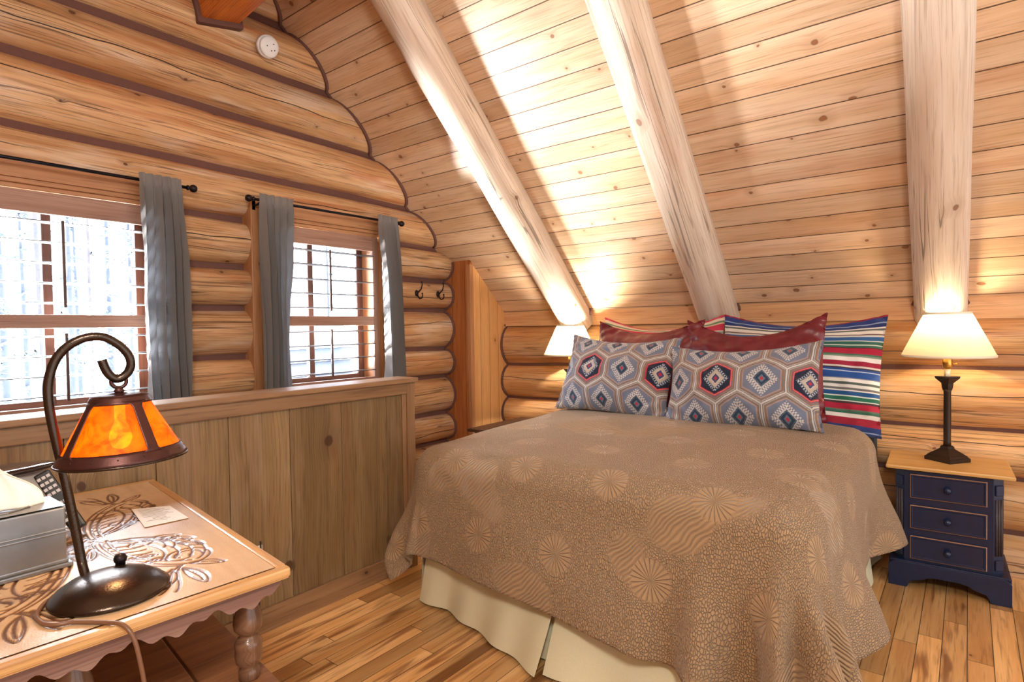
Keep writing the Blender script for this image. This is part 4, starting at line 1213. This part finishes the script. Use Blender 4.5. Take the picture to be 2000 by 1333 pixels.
for j in range(NV):
    for i in range(NU):
        u, v = E0 + (TUL - 2 * E0) * i / (NU - 1), E0 + (TVL - 2 * E0) * j / (NV - 1)
        d = cdist(u, v)
        cut = max(0.0, 1 - (d / 0.0046) ** 2) if d < 0.0046 else 0.0
        pad = smooth((d - 0.004) / 0.012) if d < 0.02 else 1.0
        tv.append(T(u, v, TZ - 0.0032 * cut - 0.0004 * pad)); tuv.append((u, v))
        n1 = mnoise.noise(Vector((u * 4, v * 60, 0))) * 0.5 + mnoise.noise(Vector((u * 30, v * 30, 3))) * 0.3
        g = 0.5 + 0.5 * n1
        lt, dk = (220, 190, 152), (186, 150, 112)
        c = [dk[k] + (lt[k] - dk[k]) * g for k in range(3)]
        cut2 = min(1.0, cut * 1.3)
        c = [c[k] * (1 - cut2) + (104, 66, 40)[k] * cut2 for k in range(3)]
        mb.col.append(lin(*c))
mb.add(tv, [[j * NU + i + 1, j * NU + i, (j + 1) * NU + i, (j + 1) * NU + i + 1] for j in range(NV - 1) for i in range(NU - 1)], tuv, 0, True)
mb.build('carved_top', M['carved'], ct)
mb = MB()
for (u0, u1, v0, v1, g) in ((0, E0 - 0.0015, 0, TVL, 'v'), (TUL - E0 + 0.0015, TUL, 0, TVL, 'v'), (E0 - 0.0015, TUL - E0 + 0.0015, 0, E0 - 0.0015, 'u'), (E0 - 0.0015, TUL - E0 + 0.0015, TVL - E0 + 0.0015, TVL, 'u')):
    tbox(mb, u0, u1, v0, v1, TZ - 0.022, TZ - 0.0002, 0.006, g)
tbox(mb, 0.004, TUL - 0.004, 0.004, TVL - 0.004, TZ - 0.026, TZ - 0.006, 0.002, 'v')
mb.build('top_edge', M['deskedge'], ct)
# scalloped aprons
def scallop(L_):
    """bottom edge profile along an apron of length L_: lobes and arches"""
    pts = []
    n = 90
    for k in range(n + 1):
        s = L_ * k / n
        q = (s / 0.155) % 1.0
        dep = 0.026 + 0.018 * (0.5 - 0.5 * math.cos(2 * PI * q)) ** 0.8 + 0.006 * math.sin(6 * PI * q)
        e = min(s, L_ - s)
        dep = min(dep, 0.014 + e * 0.9)
        pts.append((s, dep))
    return pts
def apron(along, fix, length, start, thick):
    pr = scallop(length)
    zt = TZ - 0.026
    vs, fs = [], []
    for t_ in (0, thick):
        for s, dep in pr:
            for z in (zt, zt - dep):
                vs.append(T(fix + t_, start + s, z) if along == 'v' else T(start + s, fix + t_, z))
    n = len(pr)
    fid = lambda side, k, z: (side * n + k) * 2 + z
    for k in range(n - 1):
        fs += [[fid(0, k, 0), fid(0, k, 1), fid(0, k + 1, 1), fid(0, k + 1, 0)], [fid(1, k, 0), fid(1, k + 1, 0), fid(1, k + 1, 1), fid(1, k, 1)], [fid(0, k, 1), fid(1, k, 1), fid(1, k + 1, 1), fid(0, k + 1, 1)]]
    for k in (0, n - 1): fs.append([fid(0, k, 0), fid(1, k, 0), fid(1, k, 1), fid(0, k, 1)])
    uvs = [(pr[(i // 2) % n][0], vs[i][2]) for i in range(len(vs))]
    m_ = MB().add(vs, fs, uvs)
    m_.build('scalloped_apron', M['deskapron'], ct)
apron('v', 0.018, TVL - 0.04, 0.02, 0.016); apron('v', TUL - 0.034, TVL - 0.04, 0.02, 0.016)
apron('u', 0.018, TUL - 0.08, 0.04, 0.016); apron('u', TVL - 0.034, TUL - 0.08, 0.04, 0.016)
SZ = 0.515
legp = [(0.020, 0.0), (0.024, 0.004), (0.024, 0.022), (0.018, 0.03), (0.029, 0.042), (0.0315, 0.058), (0.030, 0.074), (0.031, 0.078), (0.0315, 0.088), (0.026, 0.098), (0.018, 0.104), (0.021, 0.11), (0.031, 0.122), (0.0335, 0.135), (0.031, 0.152), (0.0225, 0.180), (0.0168, 0.203), (0.0165, 0.222), (0.021, 0.232), (0.021, 0.252)]
for lu, lv in ((0.098, 0.068), (0.098, 0.41), (TUL - 0.10, 0.075), (TUL - 0.10, 0.41)):
    p = T(lu, lv)
    lg = MB().lathe([(r, z + SZ) for r, z in legp], (p[0], p[1], 0), 28)
    lg.lathe([(0.017, 0.0), (0.022, 0.01), (0.024, 0.05), (0.018, 0.10), (0.020, 0.3), (0.026, 0.42), (0.022, SZ - 0.02), (0.022, SZ - 0.012)], (p[0], p[1], 0), 24)
    lg.build('turned_leg', M['deskleg'], ct)
for (v0, v1) in ((0.022, 0.160), (0.166, 0.36), (0.366, 0.60)):
    mb = MB(); tbox(mb, 0.03, TUL - 0.03, v0, v1, SZ - 0.02, SZ, 0.003, 'v'); mb.build('lower_shelf_board', M['deskshelf'], ct)

# ------------------------------------------------------------------ desk lamp with amber mica shade
DB = Vector((-1.452, 0.442, TZ))
dl = tag(empty('desk_lamp', tuple(DB)), 'lit hook arm desk lamp with an amber mica shade on the carved table', 'desk lamp')
MB().lathe([(0.0, 0.0), (0.106, 0.0), (0.110, 0.003), (0.110, 0.009), (0.104, 0.013), (0.098, 0.02), (0.078, 0.033), (0.048, 0.042), (0.02, 0.0455), (0, 0.046)], seg=48).build('base', M['bronze'], dl)
MB().lathe([(0.010, 0.032), (0.010, 0.044), (0.0125, 0.046), (0.0135, 0.052), (0.010, 0.061), (0, 0.064)], (-0.052, 0.036, 0), 16).build('switch_knob', M['iron'], dl)
arm = [(-1.545, 0.424, 0.806), (-1.553, 0.421, 0.83), (-1.560, 0.419, 0.856), (-1.564, 0.407, 0.956), (-1.568, 0.391, 1.072), (-1.571, 0.378, 1.164), (-1.572, 0.374, 1.215), (-1.572, 0.376, 1.25), (-1.570, 0.386, 1.288), (-1.566, 0.402, 1.314), (-1.560, 0.421, 1.331), (-1.554, 0.444, 1.341), (-1.547, 0.468, 1.342), (-1.541, 0.488, 1.332), (-1.536, 0.507, 1.314), (-1.532, 0.519, 1.292), (-1.533, 0.520, 1.270), (-1.536, 0.511, 1.253), (-1.540, 0.496, 1.244), (-1.543, 0.483, 1.252), (-1.545, 0.474, 1.268), (-1.547, 0.468, 1.289)]
def crom(P, k=5):
    out = []
    P = [Vector(p) for p in P]
    for i in range(len(P) - 1):
        p0, p1, p2, p3 = P[max(i - 1, 0)], P[i], P[i + 1], P[min(i + 2, len(P) - 1)]
        for s in range(k):
            t_ = s / k
            out.append(0.5 * ((2 * p1) + (p2 - p0) * t_ + (2 * p0 - 5 * p1 + 4 * p2 - p3) * t_ ** 2 + (3 * p1 - p0 - 3 * p2 + p3) * t_ ** 3))
    out.append(P[-1])
    return out
MB().tube([p - DB for p in crom(arm)], 0.0095, 14).build('hook_arm', M['bronze'], dl)
SC = Vector((-1.540, 0.498, 0))
# ring and stem above the shade
mb = MB()
rg = [(SC.x - DB.x + 0.013 * math.cos(2 * PI * k / 20) * 0.3, SC.y - DB.y + 0.013 * math.sin(2 * PI * k / 20), 1.234 - TZ + 0.013 * math.cos(2 * PI * k / 20)) for k in range(21)]
rg = [(SC.x - DB.x + 0.004 * math.sin(2 * PI * k / 20), SC.y - DB.y + 0.014 * math.sin(2 * PI * k / 20), 1.238 - TZ + 0.014 * math.cos(2 * PI * k / 20)) for k in range(21)]
mb.tube(rg, 0.0042, 8, False)
mb.lathe([(0.007, 1.212 - TZ), (0.012, 1.216 - TZ), (0.008, 1.221 - TZ), (0.007, 1.226 - TZ)], (SC.x - DB.x, SC.y - DB.y, 0), 16)
mb.lathe([(0.022, 1.2055 - TZ), (0.022, 1.2095 - TZ), (0.012, 1.213 - TZ)], (SC.x - DB.x, SC.y - DB.y, 0), 24)
mb.build('hanging_ring', M['shadeframe'], dl)
Z0s, Z1s, R0s, R1s = 1.066 - TZ, 1.206 - TZ, 0.126, 0.054
sc_ = (SC.x - DB.x, SC.y - DB.y)
tilt = Matrix.Rotation(math.radians(-1.5), 3, 'Y') @ Matrix.Rotation(math.radians(1.0), 3, 'X')
def cone(q, th, off=0.0):
    r = R0s + (R1s - R0s) * q + off
    return Vector((r * math.cos(th), r * math.sin(th), Z0s + (Z1s - Z0s) * q)) 
def place(p):
    piv = Vector((0, 0, Z1s)); p = tilt @ (p - piv) + piv
    return (p.x + sc_[0], p.y + sc_[1], p.z)
shroot = MB()
# mica liner: a full inner cone
NSEG = 96
TH0 = math.radians(11.5)                     # direction of a rib
shroot.grid(lambda i, j: place(cone(0.10 + 0.80 * j / 12, 2 * PI * i / NSEG, -0.002)), NSEG, 13, None, 0, True)
shade = shroot.build('lamp_shade', M['mica'], dl)
fr = MB()
def band(q0, q1, n=4):
    fr.grid(lambda i, j: place(cone(q0 + (q1 - q0) * j / n, 2 * PI * i / NSEG, 0.0)), NSEG, n + 1, None, 0, True)
band(-0.03, 0.155); band(0.875, 1.0)
fr.grid(lambda i, j: place(Vector(((R1s - (R1s - 0.014) * j / 3) * math.cos(2 * PI * i / NSEG), (R1s - (R1s - 0.014) * j / 3) * math.sin(2 * PI * i / NSEG), Z1s + 0.001 * j))), NSEG, 4, None, 0, True)
for k in range(4):
    tc_ = TH0 + k * PI / 2
    def rib(i, j):
        q = 0.12 + 0.80 * j / 16
        r = R0s + (R1s - R0s) * q
        # the rib spreads at both ends so that each window has rounded corners
        hw_ = 0.0095 + 0.003 * (1 - q) + 0.012 * max(0, 1 - (q - 0.12) / 0.06) ** 2 + 0.010 * max(0, 1 - (0.90 - q) / 0.06) ** 2
        return place(cone(q, tc_ + (hw_ / r) * (-1 + 2 * i / 6), 0.0006))
    fr.grid(rib, 7, 17)
fo = fr.build('shade_frame', M['shadeframe'], shade)
sm_ = fo.modifiers.new('Solidify', 'SOLIDIFY'); sm_.thickness = 0.0016; sm_.offset = 1.0
rim = MB(); rim.tube([place(cone(-0.035, 2 * PI * k / 72, 0.0)) for k in range(73)], 0.0032, 8, False)
for k in range(16):
    rim.ball(place(cone(0.07, TH0 + (k + .5) * PI / 8, 0.001)), 0.0022, 8)
rim.build('rim_bead', M['bronze'], shade)
MB().lathe([(0.0, Z1s - 0.125), (0.016, Z1s - 0.118), (0.023, Z1s - 0.10), (0.020, Z1s - 0.08), (0.011, Z1s - 0.06), (0.011, Z1s - 0.004)], (sc_[0], sc_[1], 0), 18).build('bulb', M['bulb'], dl)
li = bpy.data.lights.new('amber_bulb_light', 'POINT'); li.energy = 1.0; li.color = (1, 0.66, 0.30); li.shadow_soft_size = 0.02
lo = bpy.data.objects.new('amber_bulb_light', li); COL.objects.link(lo); lo.parent = dl; lo.location = (sc_[0], sc_[1], Z1s - 0.135)
cpts = [(-1.525, 0.375, TZ + 0.006), (-1.50, 0.34, TZ + 0.0055), (-1.45, 0.315, TZ + 0.0045), (-1.40, 0.312, TZ + 0.0045), (-1.37, 0.325, TZ + 0.005), (-1.36, 0.345, TZ + 0.0045), (-1.335, 0.365, TZ + 0.0045), (-1.30, 0.388, TZ + 0.0045), (-1.268, 0.402, TZ + 0.005), (-1.246, 0.412, TZ - 0.014), (-1.239, 0.42, TZ - 0.06), (-1.238, 0.43, TZ - 0.15), (-1.24, 0.44, TZ - 0.35), (-1.23, 0.46, 0.2), (-1.2, 0.5, 0.012), (-1.05, 0.5, 0.005)]
MB().tube([Vector(p) - DB for p in crom(cpts, 4)], 0.0042, 8).build('power_cord', M['cord'], dl)

# ------------------------------------------------------------------ things on the table
# tissue box
tbx = tag(empty('tissue_box', (-1.775, 0.305, TZ)), 'pewter tissue box with banded sides at the left end of the carved table', 'tissue box')
hx, hy, hz = 0.065, 0.128, 0.148
mb = MB(); mb.box((-hx - 0.010, -hy - 0.010, 0.0), (hx + 0.010, hy + 0.010, 0.011), 'y', 0.003).box((-hx - 0.003, -hy - 0.003, 0.011), (hx + 0.003, hy + 0.003, 0.020), 'y', 0.003)
mb.build('base', M['steel'], tbx)
mb = MB(); mb.box((-hx, -hy, 0.012), (hx, hy, hz - 0.004), 'y', 0.004)
mb.build('body', M['steel'], tbx)
mb = MB()
for z in (0.082, 0.090): mb.box((-hx - 0.003, -hy - 0.003, z), (hx + 0.003, hy + 0.003, z + 0.005), 'y', 0.002)
mb.build('band', M['steel'], tbx)
# top plate with an octagonal opening
ow, oh = 0.030, 0.072
inn = [(ow * math.cos(a) * (1.0 if True else 1), oh * math.sin(a)) for a in [PI / 8 + k * PI / 4 for k in range(8)]]
def tosq(p):
    k = 1 / max(abs(p[0]) / hx, abs(p[1]) / hy); return (p[0] * k, p[1] * k)
ring8 = [tosq((hx * 1.2 * math.cos(PI / 8 + k * PI / 4), hy * 1.2 * math.sin(PI / 8 + k * PI / 4))) for k in range(8)]
mb = MB()
vs = [(p[0], p[1], hz - 0.001) for p in inn] + [(p[0], p[1], hz) for p in ring8] + [(p[0], p[1], hz - 0.012) for p in inn]
crn = [(hx, hy, hz), (-hx, hy, hz), (-hx, -hy, hz), (hx, -hy, hz)]
fs = [[k, k + 8, (k + 1) % 8 + 8, (k + 1) % 8] for k in range(8)] + [[k, (k + 1) % 8, (k + 1) % 8 + 16, k + 16] for k in range(8)]
nv_ = len(vs)
vs += crn
fs += [[8 + 0, nv_ + 0, 8 + 1], [8 + 2, nv_ + 1, 8 + 3], [8 + 4, nv_ + 2, 8 + 5], [8 + 6, nv_ + 3, 8 + 7]]
mb.add(vs, fs)
mb.build('top_plate', M['steel'], tbx)
mb = MB(); mb.tube([(p[0] * 1.06, p[1] * 1.06, hz) for p in inn + [inn[0]]], 0.003, 8, False); mb.build('opening_rim', M['steel'], tbx)
mb = MB(); mb.add([(p[0], p[1], hz - 0.0035) for p in inn], [list(range(8))]); mb.build('opening_shadow', M['darkplastic'], tbx)  # black sheet standing in for the shade inside the box
ti = empty('tissue', (-1.775, 0.348, TZ + hz - 0.002)); tag(ti, 'white tissue pulled up out of the pewter tissue box', 'tissue')
def TP(i, j):
    q, h = -1 + 2 * i / 24, j / 18
    w_ = 0.058 * (1 - h) + 0.003 + 0.010 * math.sin(PI * h)
    y = q * w_ - 0.018 * h + 0.01 * math.sin(4 * h)
    x = 0.007 * math.sin(q * 5 + 2 * h) * (1 - 0.5 * h) + 0.014 * h
    z = 0.108 * h - 0.012 * q * q * h
    return (x, y, z)
tm = MB().grid(TP, 25, 19); to = tm.build('sheet', M['tissue'], ti)
sm_ = to.modifiers.new('Solidify', 'SOLIDIFY'); sm_.thickness = 0.0012

# clock radio / speaker dock
rd = tag(empty('speaker_dock', (-2.17, 0.32, TZ)), 'grey speaker dock with a glossy black oval top behind the tissue box', 'speaker')
def oval(a, b, n=48, p=2.3):
    r = []
    for k in range(n):
        th = 2 * PI * k / n
        c, s = math.cos(th), math.sin(th)
        r.append((a * abs(c) ** (2 / p) * (1 if c > 0 else -1), b * abs(s) ** (2 / p) * (1 if s > 0 else -1)))
    return r
mb = MB()
lv_ = [(0.0, 0.085, 0.19), (0.01, 0.09, 0.195), (0.09, 0.08, 0.185), (0.158, 0.07, 0.18)]
vs = [(p[0], p[1], z) for (z, a, b) in lv_ for p in oval(a, b)]
fs = [[r * 48 + k, r * 48 + (k + 1) % 48, (r + 1) * 48 + (k + 1) % 48, (r + 1) * 48 + k] for r in range(3) for k in range(48)] + [list(range(48))[::-1], [144 + k for k in range(48)]]
mb.add(vs, fs, None, 0, True); mb.build('body', M['greybody'], rd)
mb = MB()
lv_ = [(0.158, 0.075, 0.185), (0.166, 0.09, 0.205), (0.172, 0.094, 0.212), (0.178, 0.09, 0.205), (0.180, 0.06, 0.16), (0.177, 0.03, 0.10)]
vs = [(p[0], p[1], z) for (z, a, b) in lv_ for p in oval(a, b, 48, 2.0)]
fs = [[r * 48 + k, r * 48 + (k + 1) % 48, (r + 1) * 48 + (k + 1) % 48, (r + 1) * 48 + k] for r in range(5) for k in range(48)] + [list(range(48))[::-1], [240 + k for k in range(48)]]
mb.add(vs, fs, None, 0, True); mb.build('glossy_top', M['gloss'], rd)

# remote control leaning on the speaker
Bp, Tp = Vector((-1.972, 0.530, TZ + 0.010)), Vector((-2.062, 0.468, TZ + 0.168))
rc = tag(empty('remote_control', tuple(Bp)), 'dark remote control with pale buttons leaning against the grey speaker', 'remote control')
za = (Tp - Bp).normalized()
xa = Vector((0.45, 0.9, 0)); xa = (xa - za * xa.dot(za)).normalized()
ya = za.cross(xa)                       # pointing away from the buttons
if ya.x > 0: xa, ya = -xa, -ya
mt = Matrix((( xa.x, ya.x, za.x, 0), (xa.y, ya.y, za.y, 0), (xa.z, ya.z, za.z, 0), (0, 0, 0, 1)))
Lr = (Tp - Bp).length
MB().box((-0.0195, -0.009, 0), (0.0195, 0.009, Lr), 'z', 0.006, 0, mt).build('case', M['darkplastic'], rc)
for r_ in range(9):
    for c_ in range(3):
        if r_ in (4,): continue
        zc = Lr - 0.018 - r_ * 0.017
        MB().box((-0.016 + c_ * 0.0115, -0.0115, zc - 0.005), (-0.0072 + c_ * 0.0115, -0.008, zc + 0.004), 'z', 0.001, 0, mt).build('button', M['button'], rc)

# printed card
cd = tag(empty('card', (-1.952, 0.724, TZ + 0.0016)), 'white printed card lying on the carved table top', 'card')
q = [Vector((-2.079, 0.696, 0)), Vector((-2.017, 0.784, 0)), Vector((-1.840, 0.765, 0)), Vector((-1.856, 0.653, 0))]
cl = Vector((-1.952, 0.724, 0))
q = [p - cl for p in q]
mb = MB(); mb.add([(p.x, p.y, 0.0) for p in q] + [(p.x, p.y, 0.0012) for p in q], [[0, 3, 2, 1][::-1] if False else [0, 1, 2, 3], [7, 6, 5, 4]] + [[k, 4 + k, 4 + (k + 1) % 4, (k + 1) % 4] for k in range(4)])
mb.build('paper', M['paper'], cd)
mb = MB()
def quad(s, t_): return q[0] * (1 - s) * (1 - t_) + q[3] * s * (1 - t_) + q[1] * (1 - s) * t_ + q[2] * s * t_
for k in range(11):
    s = 0.10 + 0.072 * k
    if k in (7, 8): e0, e1 = 0.3, 0.62
    elif k == 10: e0, e1 = 0.42, 0.58
    else: e0, e1 = 0.12, 0.78 + 0.1 * ((k * 7) % 3 - 1)
    a, b, c, d = quad(s, e0), quad(s + 0.016, e0), quad(s + 0.016, e1), quad(s, e1)
    mb.add([(p.x, p.y, 0.0016) for p in (a, b, c, d)], [[0, 1, 2, 3]])
mb.build('printed_lines', M['ink'], cd)

# ------------------------------------------------------------------ outside
GZ = -2.6
mb = MB(); mb.grid(lambda i, j: (-3.9 - 6 * i, -20 + 7 * j, GZ + 0.5 * mnoise.noise(Vector((i, j, 0))) - 0.02 * i), 12, 10)
tag(mb.build('ground', M['snow']), 'snowy ground outside the windows', kind='structure')
def tree(ang, dist, r, h, seed, label, bough=True):
    a = math.radians(ang)
    x, y = -math.sin(a) * dist, math.cos(a) * dist
    t_ = tag(empty('pine_tree', (x, y, GZ - 0.6)), label, 'tree', 'trees outside the windows')
    rr = random.Random(seed)
    lx, ly = rr.uniform(-.2, .2), rr.uniform(-.2, .2)
    MB().tube([(lx * k / 6, ly * k / 6, h * k / 6) for k in range(7)], [r * (1 - 0.75 * k / 6) for k in range(7)], 10).build('trunk', M['bark'], t_)
    mb = MB()
    for k in range(34 if bough else 14):
        z = h * rr.uniform(0.16, 0.98)
        az = rr.uniform(0, 2 * PI)
        L_ = (0.25 + 1.1 * (1 - z / h)) * rr.uniform(0.5, 1.1)
        nn = 5
        for m_ in range(nn):
            f0 = (m_ + 0.4) / nn
            c = Vector((lx * z / h + L_ * f0 * math.cos(az), ly * z / h + L_ * f0 * math.sin(az), z - 0.25 * L_ * f0 * f0))
            for s in (-1, 1):
                d = Vector((math.cos(az + s * 0.9), math.sin(az + s * 0.9), rr.uniform(-0.35, 0.1))) * (0.22 * (1.1 - f0)) * rr.uniform(.7, 1.3)
                sd_ = Vector((-d.y, d.x, 0)) * 0.16
                mb.add([c + sd_, c - sd_, c + d * 1.0, c + d * 0.5 + Vector((0, 0, 0.05))], [[0, 1, 2], [0, 2, 3], [1, 3, 2]])
        e = Vector((lx * z / h + L_ * math.cos(az), ly * z / h + L_ * math.sin(az), z - 0.25 * L_))
        mb.tube([(lx * z / h, ly * z / h, z), e], [0.014, 0.004], 5)
    mb.build('boughs', M['needles'], t_)['kind'] = 'stuff'
specs = [(80.2, 13, .10), (79.0, 19, .15), (76.6, 11, .07), (75.2, 17, .13), (73.9, 9.5, .05), (72.6, 22, .16), (71.2, 14, .08), (70.2, 12, .075), (69.0, 20, .12), (74.6, 25, .14), (77.8, 24, .13)]
names = ['thin pale tree at the left edge of the left window', 'thick pale tree far off near the left edge of the left window', 'slim near tree left of the sash bar in the left window', 'stout pale tree seen behind the sash bar of the left window', 'very thin near sapling right of the sash bar in the left window', 'thick distant tree behind the arm of the amber lamp', 'slim tree right of the middle of the left window', 'thin dark trunk in the right half of the left window', 'distant stout tree by the right jamb of the left window', 'farthest pale tree behind the middle of the left window', 'distant pale tree in the left pane of the left window']
for k, ((a, d, r), nm) in enumerate(zip(specs, names)): tree(a, d, r, 9 + (k % 3), 40 + k, nm)
tree(55.5, 24, .12, 10, 71, 'pale tree beyond the cabin in the right window', False)
tree(52.0, 26, .14, 11, 72, 'distant pale tree near the right jamb of the right window', False)
cb = tag(empty('log_cabin', (-10.2, 6.4, GZ)), 'pale log cabin wall outside the right window', 'cabin')
cb.rotation_euler = (0, 0, math.radians(12))
for k in range(13):
    MB().tube([(-0.2, -1.9, 0.2 + 0.27 * k), (-0.2, 1.6, 0.2 + 0.27 * k)], 0.13, 12).build('wall_log', M['cabinlog'], cb)
MB().prism([(-2.1, 3.6), (1.8, 3.6), (1.8, 3.75), (-0.15, 4.5), (-2.1, 3.75)], 0, -1.0, 0.1, 'y').build('roof', M['snow'], cb)

ev = tag(empty('sun_block_spruce', (-6.53, -5.15, GZ)), 'slender dense spruce added out of view to keep sun off the left window', 'tree')
MB().tube([(0, 0, 0), (0, 0, 3), (0, 0, 9.4)], [0.14, 0.11, 0.02], 10).build('trunk', M['bark'], ev)  # unseen tree, added only to block sun heading for the left window
mb = MB()
for k in range(16):
    z = 1.2 + 0.5 * k; R_ = 0.86 * (1 - (z - 1.2) / 10.5)
    vs = [(0, 0, z + 0.9)]
    for i in range(28):
        th = 2 * PI * i / 28; q_ = R_ * (1.0 if i % 2 else 0.72) * rng.uniform(.9, 1.1)
        vs.append((q_ * math.cos(th), q_ * math.sin(th), z - 0.12 * (i % 2) * 2))
    mb.add(vs, [[0, 1 + i, 1 + (i + 1) % 28] for i in range(28)])
mb.build('boughs', M['needles'], ev)['kind'] = 'stuff'

# ------------------------------------------------------------------ light
wd = bpy.data.worlds.new('World'); sc.world = wd
wd.use_nodes = True
nt = wd.node_tree; nt.nodes.clear()
out = nt.nodes.new('ShaderNodeOutputWorld')
bg = nt.nodes.new('ShaderNodeBackground')
geo = nt.nodes.new('ShaderNodeTexCoord')
sp = nt.nodes.new('ShaderNodeSeparateXYZ'); nt.links.new(geo.outputs['Generated'], sp.inputs[0])
mr = nt.nodes.new('ShaderNodeMapRange'); mr.inputs[1].default_value = -0.35; mr.inputs[2].default_value = 0.35
nt.links.new(sp.outputs[0], mr.inputs[0])
mxw = nt.nodes.new('ShaderNodeMix'); mxw.data_type = 'RGBA'
nt.links.new(mr.outputs[0], mxw.inputs[0])
mxw.inputs[6].default_value = (0.86 * 5.0, 0.95 * 5.0, 1.08 * 5.0, 1)
mxw.inputs[7].default_value = (0.97 * 1.25, 0.98 * 1.25, 1.0 * 1.25, 1)
nt.links.new(mxw.outputs[2], bg.inputs[0])
nt.links.new(bg.outputs[0], out.inputs[0])

sn = bpy.data.lights.new('sun', 'SUN'); sn.energy = 30.0; sn.color = (1, 0.96, 0.88); sn.angle = math.radians(0.6)
so = bpy.data.objects.new('sun', sn); COL.objects.link(so)
sd3 = Vector((0.505, 1.0, -0.33)).normalized()
so.rotation_euler = sd3.to_track_quat('-Z', 'Y').to_euler()
so.location = (-12, -12, 8)

# portals only guide the sampling of the sky: one in each window and one at the open side of the loft
def portal(loc, sx_, sy_, d):
    al = bpy.data.lights.new('sky_portal', 'AREA'); al.shape = 'RECTANGLE'; al.size = sx_; al.size_y = sy_; al.energy = 1.0
    al.cycles.is_portal = True
    ao = bpy.data.objects.new('sky_portal', al); COL.objects.link(ao); ao.location = loc
    ao.rotation_euler = Vector(d).to_track_quat('-Z', 'Y').to_euler()
for (a, b) in W: portal((-3.64, (a + b) / 2, 1.45), b - a, 1.0, (1, 0, 0))
portal((3.18, 1.0, 2.2), 6.3, 4.5, (-1, 0, 0))

# added area lamps, out of view, standing in for snow glare on the ceiling
for (a, b) in W:
    sg = bpy.data.lights.new('snow_glare_fill', 'AREA'); sg.shape = 'RECTANGLE'; sg.size = 0.8; sg.size_y = 0.6; sg.energy = 1300; sg.color = (1, 0.98, 0.95)
    sgo = bpy.data.objects.new('snow_glare_fill', sg); COL.objects.link(sgo); sgo.location = (-4.75, (a + b) / 2 - 0.75, 0.28)
    sgo.rotation_euler = Vector((1.0, 0.6, 0.7)).to_track_quat('-Z', 'Y').to_euler()

# added bluish area lamps above the view, filling in for skylight through both windows
for (a, b) in W:
    sk = bpy.data.lights.new('sky_fill', 'AREA'); sk.shape = 'RECTANGLE'; sk.size = 1.6; sk.size_y = 1.2; sk.energy = 420; sk.color = (0.80, 0.90, 1.0)
    sko = bpy.data.objects.new('sky_fill', sk); COL.objects.link(sko); sko.location = (-5.3, (a + b) / 2 - 0.4, 3.2)
    sko.rotation_euler = Vector((1.0, 0.35, -0.75)).to_track_quat('-Z', 'Y').to_euler()

# added fill lamp behind the camera, standing in for unseen room light
cl_ = bpy.data.lights.new('room_fill', 'AREA'); cl_.shape = 'DISK'; cl_.size = 0.5; cl_.energy = 40; cl_.color = (1, 0.93, 0.82)
clo = bpy.data.objects.new('room_fill', cl_); COL.objects.link(clo); clo.location = (0.5, -0.6, 2.7)
clo.rotation_euler = Vector((-0.45, 0.75, -0.55)).to_track_quat('-Z', 'Y').to_euler()

# ------------------------------------------------------------------ camera
yaw, pitch, roll = math.radians(38.029), math.radians(-1.3957), math.radians(-0.8934)
f = Vector((-math.sin(yaw) * math.cos(pitch), math.cos(yaw) * math.cos(pitch), math.sin(pitch)))
r = Vector((math.cos(yaw), math.sin(yaw), 0)); u = r.cross(f)
r2 = r * math.cos(roll) + u * math.sin(roll); u2 = u * math.cos(roll) - r * math.sin(roll)
cam = bpy.data.cameras.new('camera'); cam.sensor_width = 36.0; cam.sensor_fit = 'HORIZONTAL'; cam.lens = 1139.95 / 2000 * 36
cam.clip_start = 0.02
co = bpy.data.objects.new('camera', cam); COL.objects.link(co)
co.matrix_world = Matrix(((r2.x, u2.x, -f.x, 0), (r2.y, u2.y, -f.y, 0), (r2.z, u2.z, -f.z, 1.35), (0, 0, 0, 1)))
sc.camera = co
vs_ = sc.view_settings
vs_.view_transform = 'Standard'; vs_.look = 'None'; vs_.gamma = 1.0; vs_.use_curve_mapping = False
vs_.exposure = 0.78
sc.cycles.use_denoising = True
sc.cycles.max_bounces = 8
sc.cycles.diffuse_bounces = 5
sc.cycles.transparent_max_bounces = 12
